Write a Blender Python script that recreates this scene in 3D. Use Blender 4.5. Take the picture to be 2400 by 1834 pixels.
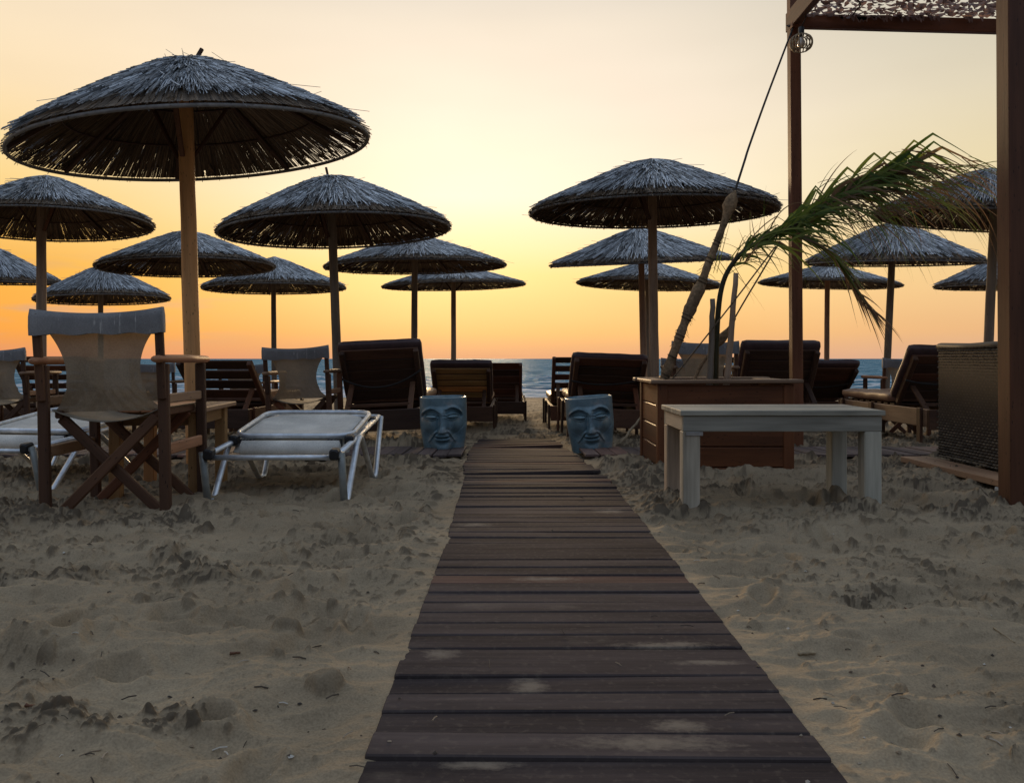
import bpy, bmesh, math, random
import numpy as np
from mathutils import Vector, Matrix

for o in list(bpy.data.objects): bpy.data.objects.remove(o)
scene = bpy.context.scene
COL = scene.collection
R = math.radians
# ------------------------------------------------------------------ camera
F = 1950.0; CX = 1200.0; HOR = 840.0; H = 0.68      # focal length in photo pixels, horizon row, eye height
cam_d = bpy.data.cameras.new('camera'); cam = bpy.data.objects.new('camera', cam_d); COL.objects.link(cam)
cam.location = (0, 0, H); cam.rotation_euler = (R(90), 0, 0)
cam_d.sensor_width = 36; cam_d.lens = 36*F/2400; cam_d.shift_y = -(917-HOR)/2400
cam_d.clip_start = 0.05; cam_d.clip_end = 20000
scene.camera = cam
scene.view_settings.view_transform = 'Standard'; scene.view_settings.look = 'None'
scene.view_settings.exposure = 0.0; scene.view_settings.gamma = 1.0
# ------------------------------------------------------------------ sky
def s2l(r, g, b):
    f = lambda c: (c/255/12.92 if c <= 10 else ((c/255+.055)/1.055)**2.4)
    return (f(r), f(g), f(b), 1)
SUN_EL, SUN_AZ = 9.0, -4.0            # behind the haze, a little left of straight ahead
world = bpy.data.worlds.new('World'); scene.world = world; world.use_nodes = True
wt = world.node_tree; wt.nodes.clear()
def wn(t, **k):
    n = wt.nodes.new(t)
    for a, v in k.items(): setattr(n, a, v)
    return n
def wl(a, b): wt.links.new(a, b)
def wmath(op, a, b=None, c=None, clamp=False):
    n = wn('ShaderNodeMath', operation=op); n.use_clamp = clamp
    for i, v in enumerate((a, b, c)):
        if v is None: continue
        if isinstance(v, (int, float)): n.inputs[i].default_value = v
        else: wl(v, n.inputs[i])
    return n.outputs[0]
def wramp(sock, stops):
    n = wn('ShaderNodeValToRGB'); e = n.color_ramp.elements
    while len(e) < len(stops): e.new(0.5)
    for i, (p, c) in enumerate(stops): e[i].position = p; e[i].color = c
    wl(sock, n.inputs[0]); return n.outputs[0]
def wmix(f, a, b):
    n = wn('ShaderNodeMix', data_type='RGBA'); wl(f, n.inputs[0])
    for s, v in ((6, a), (7, b)):
        if isinstance(v, tuple): n.inputs[s].default_value = v
        else: wl(v, n.inputs[s])
    return n.outputs[2]
def wsmooth(v, lo, hi):
    n = wn('ShaderNodeMapRange', interpolation_type='SMOOTHSTEP'); wl(v, n.inputs[0])
    n.inputs[1].default_value = lo; n.inputs[2].default_value = hi; return n.outputs[0]
tc = wn('ShaderNodeTexCoord'); sep = wn('ShaderNodeSeparateXYZ'); wl(tc.outputs['Generated'], sep.inputs[0])
dx, dy, dz = sep.outputs
az = wmath('ARCTAN2', dx, dy)
dzc = wmath('MAXIMUM', dz, 0.0)
zs = [0.0, .03, .10, .19, .28, .37, .55, 1.0]
cen = wramp(dzc, list(zip(zs, [s2l(236,172,128), s2l(252,193,120), s2l(255,217,140), s2l(254,239,212), s2l(251,234,213), s2l(241,227,207), s2l(190,196,200), s2l(166,182,204)])))
lef = wramp(dzc, list(zip(zs, [s2l(232,152,108), s2l(252,167,72), s2l(253,186,70), s2l(254,218,146), s2l(252,226,184), s2l(246,226,196), s2l(186,192,196), s2l(166,182,204)])))
rig = wramp(dzc, list(zip(zs, [s2l(222,176,146), s2l(238,186,132), s2l(244,206,146), s2l(240,222,176), s2l(226,214,186), s2l(208,202,184), s2l(168,176,186), s2l(166,182,204)])))
bak = wramp(dzc, [(0, s2l(82,84,90)), (.2, s2l(92,100,114)), (.5, s2l(152,168,192)), (1, s2l(166,182,204))])
c1 = wmix(wsmooth(wmath('MULTIPLY', az, -1.0), R(3), R(33)), cen, lef)
c2 = wmix(wsmooth(az, R(4), R(32)), c1, rig)
# thin cloud bars low on the left
mp = wn('ShaderNodeMapping'); mp.inputs['Scale'].default_value = (5, 5, 42); wl(tc.outputs['Generated'], mp.inputs[0])
nz = wn('ShaderNodeTexNoise'); nz.inputs['Scale'].default_value = 1.0; nz.inputs['Detail'].default_value = 4; wl(mp.outputs[0], nz.inputs[0])
cm = wmath('MULTIPLY', wsmooth(nz.outputs[0], .44, .60), wmath('MULTIPLY', wmath('MULTIPLY', wsmooth(dz, .005, .03), wsmooth(wmath('MULTIPLY', dz, -1.0), -.13, -.05)), wsmooth(wmath('MULTIPLY', az, -1.0), R(14), R(27))))
c3 = wmix(wmath('MULTIPLY', cm, .75), c2, s2l(205,165,140))
mp2 = wn('ShaderNodeMapping'); mp2.inputs['Scale'].default_value = (2.2, 2.2, 8); wl(tc.outputs['Generated'], mp2.inputs[0])
nz2 = wn('ShaderNodeTexNoise'); nz2.inputs['Scale'].default_value = 1.0; nz2.inputs['Detail'].default_value = 3; wl(mp2.outputs[0], nz2.inputs[0])
hz_ = wn('ShaderNodeMix', data_type='RGBA', blend_type='MULTIPLY'); hz_.inputs[0].default_value = 1.0; wl(c3, hz_.inputs[6])
wl(wramp(nz2.outputs[0], [(.3, (.93, .92, .92, 1)), (.7, (1.03, 1.03, 1.03, 1))]), hz_.inputs[7]); c3 = hz_.outputs[2]
sky_front_back = wmix(wsmooth(wmath('ABSOLUTE', az), R(50), R(120)), c3, bak)
nish = wn('ShaderNodeTexSky', sky_type='NISHITA'); nish.sun_disc = False
nish.sun_elevation = R(SUN_EL); nish.sun_rotation = R(SUN_AZ); nish.dust_density = 4.0
bg1 = wn('ShaderNodeBackground'); wl(sky_front_back, bg1.inputs[0]); bg1.inputs[1].default_value = 1.0
bg2 = wn('ShaderNodeBackground'); wl(nish.outputs[0], bg2.inputs[0]); bg2.inputs[1].default_value = 0.004
ad = wn('ShaderNodeAddShader'); wl(bg1.outputs[0], ad.inputs[0]); wl(bg2.outputs[0], ad.inputs[1])
wo = wn('ShaderNodeOutputWorld'); wl(ad.outputs[0], wo.inputs[0])
# ------------------------------------------------------------------ sun (already soft behind the haze)
sd = bpy.data.lights.new('sun', 'SUN'); sd.energy = 2.0; sd.angle = R(10); sd.color = (1, .68, .36)
sun = bpy.data.objects.new('sun', sd); COL.objects.link(sun)
sv = Vector((math.sin(R(SUN_AZ))*math.cos(R(SUN_EL)), math.cos(R(SUN_AZ))*math.cos(R(SUN_EL)), math.sin(R(SUN_EL))))
sun.rotation_euler = sv.to_track_quat('Z', 'Y').to_euler(); sun.location = (0, 60, 20)

# ================================================================== helpers
def gz(y):
    return float(np.interp(y, [-50, 5.0, 6.8, 9.0, 12, 16, 28, 34, 80], [0, 0, -.05, -.16, -.24, -.30, -.62, -.95, -2.5]))
def P(px, py, Y): return Vector(((px-CX)/F*Y, Y, H+(HOR-py)/F*Y))
def X(px, Y): return (px-CX)/F*Y
def Z(py, Y): return H+(HOR-py)/F*Y

def mat(name):
    m = bpy.data.materials.new(name); m.use_nodes = True
    return m, m.node_tree, m.node_tree.nodes['Principled BSDF']
def nd(t, kind, **k):
    n = t.nodes.new(kind)
    for a, v in k.items(): setattr(n, a, v)
    return n
def ramp(t, sock, stops):
    n = nd(t, 'ShaderNodeValToRGB'); e = n.color_ramp.elements
    while len(e) < len(stops): e.new(.5)
    for i, (p, c) in enumerate(stops): e[i].position = p; e[i].color = (*c[:3], 1)
    t.links.new(sock, n.inputs[0]); return n.outputs[0]
def mixc(t, f, a, b, mode='MIX'):
    n = nd(t, 'ShaderNodeMix', data_type='RGBA', blend_type=mode)
    for s, v in ((0, f), (6, a), (7, b)):
        if isinstance(v, (int, float)): n.inputs[s].default_value = v
        elif isinstance(v, tuple): n.inputs[s].default_value = (*v[:3], 1)
        else: t.links.new(v, n.inputs[s])
    return n.outputs[2]
def attr(t, name): return nd(t, 'ShaderNodeAttribute', attribute_name=name)
def noise(t, vec, scale, detail=4, sc3=None, rough=.55):
    if sc3:
        m = nd(t, 'ShaderNodeMapping'); m.inputs['Scale'].default_value = sc3; t.links.new(vec, m.inputs[0]); vec = m.outputs[0]
    n = nd(t, 'ShaderNodeTexNoise'); n.inputs['Scale'].default_value = scale; n.inputs['Detail'].default_value = detail
    n.inputs['Roughness'].default_value = rough
    t.links.new(vec, n.inputs['Vector']); return n.outputs[0]
def bump(t, b, h, strength=.3, dist=.01):
    n = nd(t, 'ShaderNodeBump'); n.inputs['Strength'].default_value = strength; n.inputs['Distance'].default_value = dist
    t.links.new(h, n.inputs['Height']); t.links.new(n.outputs[0], b.inputs['Normal']); return n

def wood(name, dark, light, rough=.65, spec=.3, grain=1.0, dust=None, knots=True, bstr=.35, patches=()):
    m, t, b = mat(name); g = attr(t, 'gco').outputs['Vector']; tone = attr(t, 'tone').outputs['Fac']
    n1 = noise(t, g, 1.0*grain, 6, (3.0, 55, 55), .65)
    n2 = noise(t, g, 1.0, 3, (1.5, 9, 9))
    c = ramp(t, n1, [(.28, dark), (.72, light)])
    c = mixc(t, .55, c, ramp(t, n2, [(.3, tuple(x*.55 for x in dark)), (.7, light)]), 'MIX')
    c = mixc(t, 1.0, c, ramp(t, tone, [(0, (.62, .62, .64)), (.75, (1.15, 1.13, 1.1)), (1, (1.7, 1.22, .98))]), 'MULTIPLY')
    if knots:
        v = nd(t, 'ShaderNodeTexVoronoi'); mp = nd(t, 'ShaderNodeMapping'); mp.inputs['Scale'].default_value = (3.2, 11, 11)
        t.links.new(g, mp.inputs[0]); t.links.new(mp.outputs[0], v.inputs['Vector'])
        k = ramp(t, v.outputs['Distance'], [(.07, (1, 1, 1)), (.17, (0, 0, 0))])
        c = mixc(t, k, c, tuple(x*.35 for x in dark))
    if dust:
        geo = nd(t, 'ShaderNodeNewGeometry')
        d1 = noise(t, geo.outputs['Position'], 3.2, 6, (1.0, 2.2, 1), .62)
        dm = ramp(t, d1, [(.60, (0, 0, 0)), (.82, (.5, .5, .5))])
        c = mixc(t, dm, c, dust)
        d2 = noise(t, geo.outputs['Position'], 60, 3)
        c = mixc(t, ramp(t, d2, [(.55, (0, 0, 0)), (.85, (.3, .3, .3))]), c, dust)
    for (ax_, ay_, rx_, ry_) in patches:                      # thin sand blown and trodden onto the planks
        vs_ = nd(t, 'ShaderNodeVectorMath', operation='SUBTRACT'); t.links.new(geo.outputs['Position'], vs_.inputs[0]); vs_.inputs[1].default_value = (ax_, ay_, 0)
        vm = nd(t, 'ShaderNodeVectorMath', operation='MULTIPLY'); t.links.new(vs_.outputs[0], vm.inputs[0]); vm.inputs[1].default_value = (1/rx_, 1/ry_, 0)
        ln = nd(t, 'ShaderNodeVectorMath', operation='LENGTH'); t.links.new(vm.outputs[0], ln.inputs[0])
        pn = noise(t, geo.outputs['Position'], 30, 8, (1, 1.6, 1), .75)
        ma = nd(t, 'ShaderNodeMath', operation='MULTIPLY_ADD'); t.links.new(pn, ma.inputs[0]); ma.inputs[1].default_value = 2.4
        sb_ = nd(t, 'ShaderNodeMath', operation='SUBTRACT'); sb_.inputs[0].default_value = -.15; t.links.new(ln.outputs['Value'], sb_.inputs[1]); t.links.new(sb_.outputs[0], ma.inputs[2])
        c = mixc(t, ramp(t, ma.outputs[0], [(.05, (0, 0, 0)), (.9, (.8, .8, .8))]), c, dust)
    t.links.new(c, b.inputs['Base Color']); b.inputs['Roughness'].default_value = rough
    b.inputs['Specular IOR Level'].default_value = spec
    bump(t, b, n1, bstr, .002)
    return m
M = {}
M['brown_wood'] = wood('brown_wood', (.065, .030, .016), (.15, .072, .038))
M['dark_wood'] = wood('dark_wood', (.055, .028, .018), (.125, .066, .040), .6)
M['red_wood'] = wood('red_wood', (.10, .033, .011), (.235, .083, .031), .5, .3)
M['gold_wood'] = wood('gold_wood', (.22, .12, .042), (.45, .27, .12), .55)
M['tan_wood'] = wood('tan_wood', (.20, .115, .065), (.38, .24, .15), .6)
M['pole_new'] = wood('pole_new', (.30, .20, .09), (.50, .36, .18), .6)
M['pole_grey'] = wood('pole_grey', (.19, .145, .10), (.37, .295, .22), .75)
M['grey_wood'] = wood('grey_wood', (.20, .19, .15), (.52, .495, .41), .7, .25, knots=False)
M['pergola_wood'] = wood('pergola_wood', (.085, .030, .013), (.20, .078, .036), .55)
M['board_wood'] = wood('board_wood', (.036, .030, .031), (.112, .089, .085), .85, .03, dust=(.24, .195, .15), knots=False, bstr=.5, patches=((.235, 1.43, .16, .035), (.30, 1.50, .07, .03), (.035, 1.68, .045, .05), (.36, 1.92, .13, .03), (.42, 1.80, .09, .02), (-.16, 1.87, .05, .04), (-.05, 1.36, .08, .02), (.10, 2.5, .12, .03), (.42, 3.6, .08, .06), (-.15, 3.3, .1, .04)))
M['path_wood'] = wood('path_wood', (.10, .072, .07), (.18, .135, .122), .75, .2, dust=(.32, .27, .21), knots=False)
M['slat_gold'] = wood('slat_gold', (.32, .17, .05), (.62, .37, .15), .55)

def simple(name, col, rough=.6, metal=0, spec=.4, var=.25, sc=30, bstr=.15):
    m, t, b = mat(name); tcn = nd(t, 'ShaderNodeTexCoord')
    n = noise(t, tcn.outputs['Object'], sc, 5)
    n2 = noise(t, tcn.outputs['Object'], sc*.17, 4)
    c = ramp(t, n, [(.3, tuple(x*(1-var) for x in col)), (.7, tuple(x*(1+var) for x in col))])
    c = mixc(t, 1, c, ramp(t, n2, [(.3, (1-var,)*3), (.7, (1+var*.6,)*3)]), 'MULTIPLY')
    t.links.new(c, b.inputs['Base Color']); b.inputs['Roughness'].default_value = rough
    b.inputs['Metallic'].default_value = metal; b.inputs['Specular IOR Level'].default_value = spec
    if bstr: bump(t, b, n, bstr, .003)
    return m
M['cushion'] = simple('cushion', (.075, .042, .042), .55, spec=.4, sc=14, var=.2)
M['cushion_tan'] = simple('cushion_tan', (.20, .105, .07), .5, sc=14, var=.2)
M['alu'] = simple('alu', (.72, .76, .80), .40, .7, sc=25, var=.18, bstr=.05)
M['alu_dark'] = simple('alu_dark', (.26, .27, .25), .45, .6, sc=25, var=.2, bstr=.05)
M['plastic'] = simple('plastic', (.018, .018, .02), .45, sc=40)
M['soil'] = simple('soil', (.06, .045, .035), .95, sc=50, var=.5, bstr=.8)
M['burlap'] = simple('burlap', (.25, .17, .10), .95, sc=60, var=.4, bstr=.8, spec=.1)
M['rope'] = simple('rope', (.12, .085, .05), .9, sc=90, var=.4)
M['dark_rope'] = simple('dark_rope', (.03, .025, .022), .8, sc=90)
M['steel'] = simple('steel', (.4, .4, .4), .4, .8)
M['cane'] = simple('cane', (.34, .26, .16), .6, sc=40)
M['stone'] = simple('stone', (.42, .42, .40), .9, sc=30)

# sun-bleached fabric: lets some of the sky through
def fabric(name, col, transl=.35, holes=.0, marks=False):
    m, t, b = mat(name); tcn = nd(t, 'ShaderNodeTexCoord')
    w = noise(t, tcn.outputs['Object'], 160, 2); n2 = noise(t, tcn.outputs['Object'], 5, 5)
    c = ramp(t, n2, [(.3, tuple(x*.72 for x in col)), (.7, tuple(x*1.15 for x in col))])
    c = mixc(t, .5, c, ramp(t, w, [(.3, (.75,)*3), (.7, (1.2,)*3)]), 'MULTIPLY')
    if marks:                    # rubbed pale scratches on the head band
        sc = noise(t, tcn.outputs['Object'], 1, 3, (60, 10, 7), .7)
        c = mixc(t, ramp(t, sc, [(.63, (0, 0, 0)), (.72, (.7, .7, .7))]), c, (.62, .60, .56))
    t.links.new(c, b.inputs['Base Color']); b.inputs['Roughness'].default_value = .9; b.inputs['Specular IOR Level'].default_value = .15
    bump(t, b, w, .2, .001)
    out = t.nodes['Material Output']; tr = nd(t, 'ShaderNodeBsdfTranslucent'); t.links.new(c, tr.inputs[0])
    mx = nd(t, 'ShaderNodeMixShader'); mx.inputs[0].default_value = transl
    t.links.new(b.outputs[0], mx.inputs[1]); t.links.new(tr.outputs[0], mx.inputs[2]); last = mx.outputs[0]
    if holes:
        tp = nd(t, 'ShaderNodeBsdfTransparent'); m2 = nd(t, 'ShaderNodeMixShader'); m2.inputs[0].default_value = holes
        t.links.new(last, m2.inputs[1]); t.links.new(tp.outputs[0], m2.inputs[2]); last = m2.outputs[0]
    t.links.new(last, out.inputs[0]); return m
M['canvas'] = fabric('canvas', (.28, .235, .175), .10, .03)
M['canvas_band'] = fabric('canvas_band', (.26, .255, .255), .06, 0, True)
M['sling'] = fabric('sling', (.85, .82, .75), .2, 0)

def reed_mat(name, a, b2):
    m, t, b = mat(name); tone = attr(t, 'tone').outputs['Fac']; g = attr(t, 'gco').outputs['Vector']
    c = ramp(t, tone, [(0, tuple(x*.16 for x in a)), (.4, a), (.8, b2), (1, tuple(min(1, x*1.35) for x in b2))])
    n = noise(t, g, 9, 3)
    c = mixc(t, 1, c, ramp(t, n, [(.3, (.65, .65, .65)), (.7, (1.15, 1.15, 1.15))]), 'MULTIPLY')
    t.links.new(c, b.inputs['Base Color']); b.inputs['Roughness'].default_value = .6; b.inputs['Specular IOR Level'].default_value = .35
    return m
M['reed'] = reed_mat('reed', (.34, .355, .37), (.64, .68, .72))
M['reed_inner_shaded'] = reed_mat('reed_inner_shaded', (.17, .115, .07), (.36, .26, .17))  # less bleached inner reeds, with the brown shade of the underside put into the colour
M['hoop'] = simple('hoop', (.20, .19, .18), .7)

def leaf_mat(name, a, b2):
    m, t, b = mat(name); tone = attr(t, 'tone').outputs['Fac']; g = attr(t, 'gco').outputs['Vector']
    c = ramp(t, tone, [(0, a), (1, b2)])
    n = noise(t, g, 12, 3); c = mixc(t, 1, c, ramp(t, n, [(.3, (.7,)*3), (.7, (1.2,)*3)]), 'MULTIPLY')
    t.links.new(c, b.inputs['Base Color']); b.inputs['Roughness'].default_value = .5
    out = t.nodes['Material Output']; tr = nd(t, 'ShaderNodeBsdfTranslucent'); t.links.new(c, tr.inputs[0])
    mx = nd(t, 'ShaderNodeMixShader'); mx.inputs[0].default_value = .5
    t.links.new(b.outputs[0], mx.inputs[1]); t.links.new(tr.outputs[0], mx.inputs[2]); t.links.new(mx.outputs[0], out.inputs[0]); return m
M['leaf'] = leaf_mat('leaf', (.06, .125, .015), (.26, .31, .055))
M['dry_leaf'] = leaf_mat('dry_leaf', (.13, .07, .035), (.32, .20, .10))
M['net'] = leaf_mat('net', (.20, .12, .10), (.42, .29, .25))

# ------------------------------------------------------------------ mesh builder
class MB:
    def __init__(s, seed=0): s.v = []; s.f = []; s.g = []; s.t = []; s.rng = random.Random(seed)
    def add(s, vs, fs, gs, tone):
        o = len(s.v); s.v += [tuple(v) for v in vs]; s.g += [tuple(g) for g in gs]; s.t += [tone]*len(vs)
        s.f += [tuple(i+o for i in f) for f in fs]
    def bar(s, p0, p1, w, h, up=(0, 0, 1), ch=.004, tone=None):
        p0 = Vector(p0); p1 = Vector(p1); d = (p1-p0); L = d.length; d.normalize(); up = Vector(up)
        if abs(d.dot(up)) > .98: up = Vector((0, 1, 0))
        a = d.cross(up).normalized(); b = a.cross(d).normalized()
        w /= 2; h /= 2; ch = min(ch, w*.45, h*.45, L*.2)
        def ring(off, k):
            c = p0+d*off; W = w-k; Hh = h-k
            return [c+a*x+b*y for x, y in ((W, Hh-ch), (W-ch, Hh), (-W+ch, Hh), (-W, Hh-ch), (-W, -Hh+ch), (-W+ch, -Hh), (W-ch, -Hh), (W, -Hh+ch))]
        vs = ring(0, ch*.8)+ring(ch*.8, 0)+ring(L-ch*.8, 0)+ring(L, ch*.8)
        fs = [tuple(range(7, -1, -1)), tuple(range(24, 32))]
        for r in range(3):
            for i in range(8): j = (i+1) % 8; fs.append((r*8+i, r*8+j, r*8+8+j, r*8+8+i))
        r0 = s.rng.uniform(0, 40); r1 = s.rng.uniform(0, 40)
        gs = [((v-p0).dot(d)+r0, (v-p0).dot(a)+r1, (v-p0).dot(b)) for v in vs]
        s.add(vs, fs, gs, s.rng.random() if tone is None else tone); return s
    def tube(s, pts, rad, n=10, tone=None, closed=False, caps=True, flat=1.0):
        pts = [Vector(p) for p in pts]; N = len(pts)
        rad = [rad]*N if isinstance(rad, (int, float)) else rad
        prev = None; vs = []; gs = []; L = 0; r0 = s.rng.uniform(0, 40)
        for i, p in enumerate(pts):
            if closed: t = pts[(i+1) % N]-pts[i-1]
            else: t = pts[min(i+1, N-1)]-pts[max(i-1, 0)]
            t.normalize()
            if prev is None:
                u = Vector((0, 0, 1)) if abs(t.z) < .9 else Vector((0, 1, 0)); a = t.cross(u).normalized()
            else:
                a = prev-t*prev.dot(t)
                a = a.normalized() if a.length > 1e-6 else t.orthogonal().normalized()
            prev = a; b = a.cross(t)
            if i: L += (p-pts[i-1]).length
            for k in range(n):
                an = 2*math.pi*k/n; q = (a*math.cos(an)+b*math.sin(an)*flat)*rad[i]
                vs.append(p+q); gs.append((L+r0, math.cos(an)*rad[i]*1.5+r0, math.sin(an)*rad[i]*1.5))
        fs = []
        for i in range(N if closed else N-1):
            j = (i+1) % N
            for k in range(n): l = (k+1) % n; fs.append((i*n+k, i*n+l, j*n+l, j*n+k))
        if caps and not closed: fs.append(tuple(range(n-1, -1, -1))); fs.append(tuple((N-1)*n+k for k in range(n)))
        s.add(vs, fs, gs, s.rng.random() if tone is None else tone); return s
    def strip(s, pts, widths, side, tone):
        vs = []; gs = []; fs = []; L = 0
        for i, (p, w) in enumerate(zip(pts, widths)):
            sd_ = side[i] if isinstance(side, list) else side
            vs += [p-sd_*w*.5, p+sd_*w*.5]; gs += [(L, 0, tone*9), (L, w, tone*9)]
            if i: fs.append((2*i-2, 2*i-1, 2*i+1, 2*i)); L += (p-pts[i-1]).length
        s.add(vs, fs, gs, tone)
    def mesh(s, name, m, smooth=False):
        me = bpy.data.meshes.new(name); me.from_pydata(s.v, [], s.f)
        a = me.attributes.new('gco', 'FLOAT_VECTOR', 'POINT'); a.data.foreach_set('vector', np.array(s.g, dtype=np.float32).ravel())
        a = me.attributes.new('tone', 'FLOAT', 'POINT'); a.data.foreach_set('value', np.array(s.t, dtype=np.float32))
        me.materials.append(m)
        if smooth: me.polygons.foreach_set('use_smooth', [True]*len(me.polygons))
        me.update(); return me
    def build(s, name, m, parent=None, smooth=False): return link(name, s.mesh(name, m, smooth), parent)
def link(name, me, parent=None):
    o = bpy.data.objects.new(name, me); COL.objects.link(o)
    if parent: o.parent = parent
    return o
def tag(o, label=None, cat=None, group=None, kind=None):
    if label: o['label'] = label
    if cat: o['category'] = cat
    if group: o['group'] = group
    if kind: o['kind'] = kind
    return o
def empty(name, loc=(0, 0, 0), rz=0, rx=0, ry=0, sc=1):
    o = bpy.data.objects.new(name, None); COL.objects.link(o); o.location = loc; o.rotation_euler = (rx, ry, rz)
    o.scale = (sc, sc, sc); o.empty_display_size = .1; return o
def copy_tree(o, parent=None):
    c = o.copy(); COL.objects.link(c)
    if parent: c.parent = parent
    for ch in [x for x in o.children]: copy_tree(ch, c)
    return c
def soft_box(name, size, m, bev=.03, parent=None, seed=0, puff=.012, sub=10):
    """a stuffed pad: bevelled box, subdivided and gently uneven"""
    bm = bmesh.new(); bmesh.ops.create_cube(bm, size=1)
    for v in bm.verts: v.co = Vector((v.co.x*size[0], v.co.y*size[1], v.co.z*size[2]))
    bmesh.ops.subdivide_edges(bm, edges=bm.edges[:], cuts=sub, use_grid_fill=True)
    rn = random.Random(seed); ph = [rn.uniform(0, 6) for _ in range(4)]
    for v in bm.verts:
        x, y, z = v.co; hx, hy, hz = size[0]/2, size[1]/2, size[2]/2
        cx_ = max(-hx+bev, min(hx-bev, x)); cy_ = max(-hy+bev, min(hy-bev, y)); cz_ = max(-hz+bev, min(hz-bev, z))
        d = Vector((x-cx_, y-cy_, z-cz_))
        if d.length > 1e-6: v.co = Vector((cx_, cy_, cz_))+d.normalized()*bev
        w = puff*(math.sin(x*17+ph[0])*math.sin(y*13+ph[1])+.5*math.sin(x*31+y*23+ph[2]))
        v.co.z += w*(1 if z > 0 else .4)
        v.co.x += .4*puff*math.sin(y*19+ph[3])
    me = bpy.data.meshes.new(name); bm.to_mesh(me); bm.free(); me.materials.append(m)
    me.polygons.foreach_set('use_smooth', [True]*len(me.polygons))
    return link(name, me, parent)

# ------------------------------------------------------------------ numpy noise
def hash2(ix, iy, seed):
    n = (ix.astype(np.int64)*374761393+iy.astype(np.int64)*668265263+seed*1274126177) & 0x7fffffff
    n = ((n ^ (n >> 13))*1274126177) & 0x7fffffff
    return ((n ^ (n >> 16)) & 0xffff)/65535.0
def vnoise(x, y, seed=0):
    ix = np.floor(x); iy = np.floor(y); fx = x-ix; fy = y-iy
    u = fx*fx*fx*(fx*(fx*6-15)+10); v = fy*fy*fy*(fy*(fy*6-15)+10)
    a = hash2(ix, iy, seed); b = hash2(ix+1, iy, seed); c = hash2(ix, iy+1, seed); d = hash2(ix+1, iy+1, seed)
    return (a*(1-u)+b*u)*(1-v)+(c*(1-u)+d*u)*v
def fbm(x, y, o=4, seed=0, g=.5):
    s = 0; a = 1; t = 0
    for i in range(o):
        s = s+a*vnoise(x*2**i+i*17.3, y*2**i+i*9.1, seed+i); t += a; a *= g
    return s/t
def sstep(a, b, x): t = np.clip((x-a)/(b-a), 0, 1); return t*t*(3-2*t)

# ================================================================== SAND
def walk_left(y): return np.interp(y, [0, 2.9, 4.6, 5.0, 5.75, 7.9], [-.247, -.238, -.262, -.29, -.315, -.30])
def walk_right(y): return np.interp(y, [0, 2.9, 4.55, 4.75, 5.6, 6.6, 7.9], [.530, .530, .528, .50, .455, .41, .355])
WALK_END = 7.75
HOLES = []
def domes(x, y, c, seed, r0, r1, dens):
    """irregular lumps: one possible lump per cell, kept where dens (0..1) is high"""
    xx = x+c*.35*(vnoise(x/c*2.3, y/c*2.3, seed+7)-.5); yy = y+c*.35*(vnoise(x/c*2.3+31, y/c*2.3, seed+8)-.5)
    ix = np.floor(xx/c); iy = np.floor(yy/c); out = np.zeros_like(x)
    for ox in (-1, 0, 1):
        for oy in (-1, 0, 1):
            jx = ix+ox; jy = iy+oy
            px = (jx+hash2(jx, jy, seed))*c; py = (jy+hash2(jx, jy, seed+1))*c; r = r0+(r1-r0)*hash2(jx, jy, seed+2)**2
            q = 1-((xx-px)**2+(yy-py)**2)/r**2
            k = (hash2(jx, jy, seed+3) < dens)*(.5+.6*hash2(jx, jy, seed+4))
            out = np.maximum(out, k*r*np.sqrt(np.maximum(q, 0)))
    return out
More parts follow.
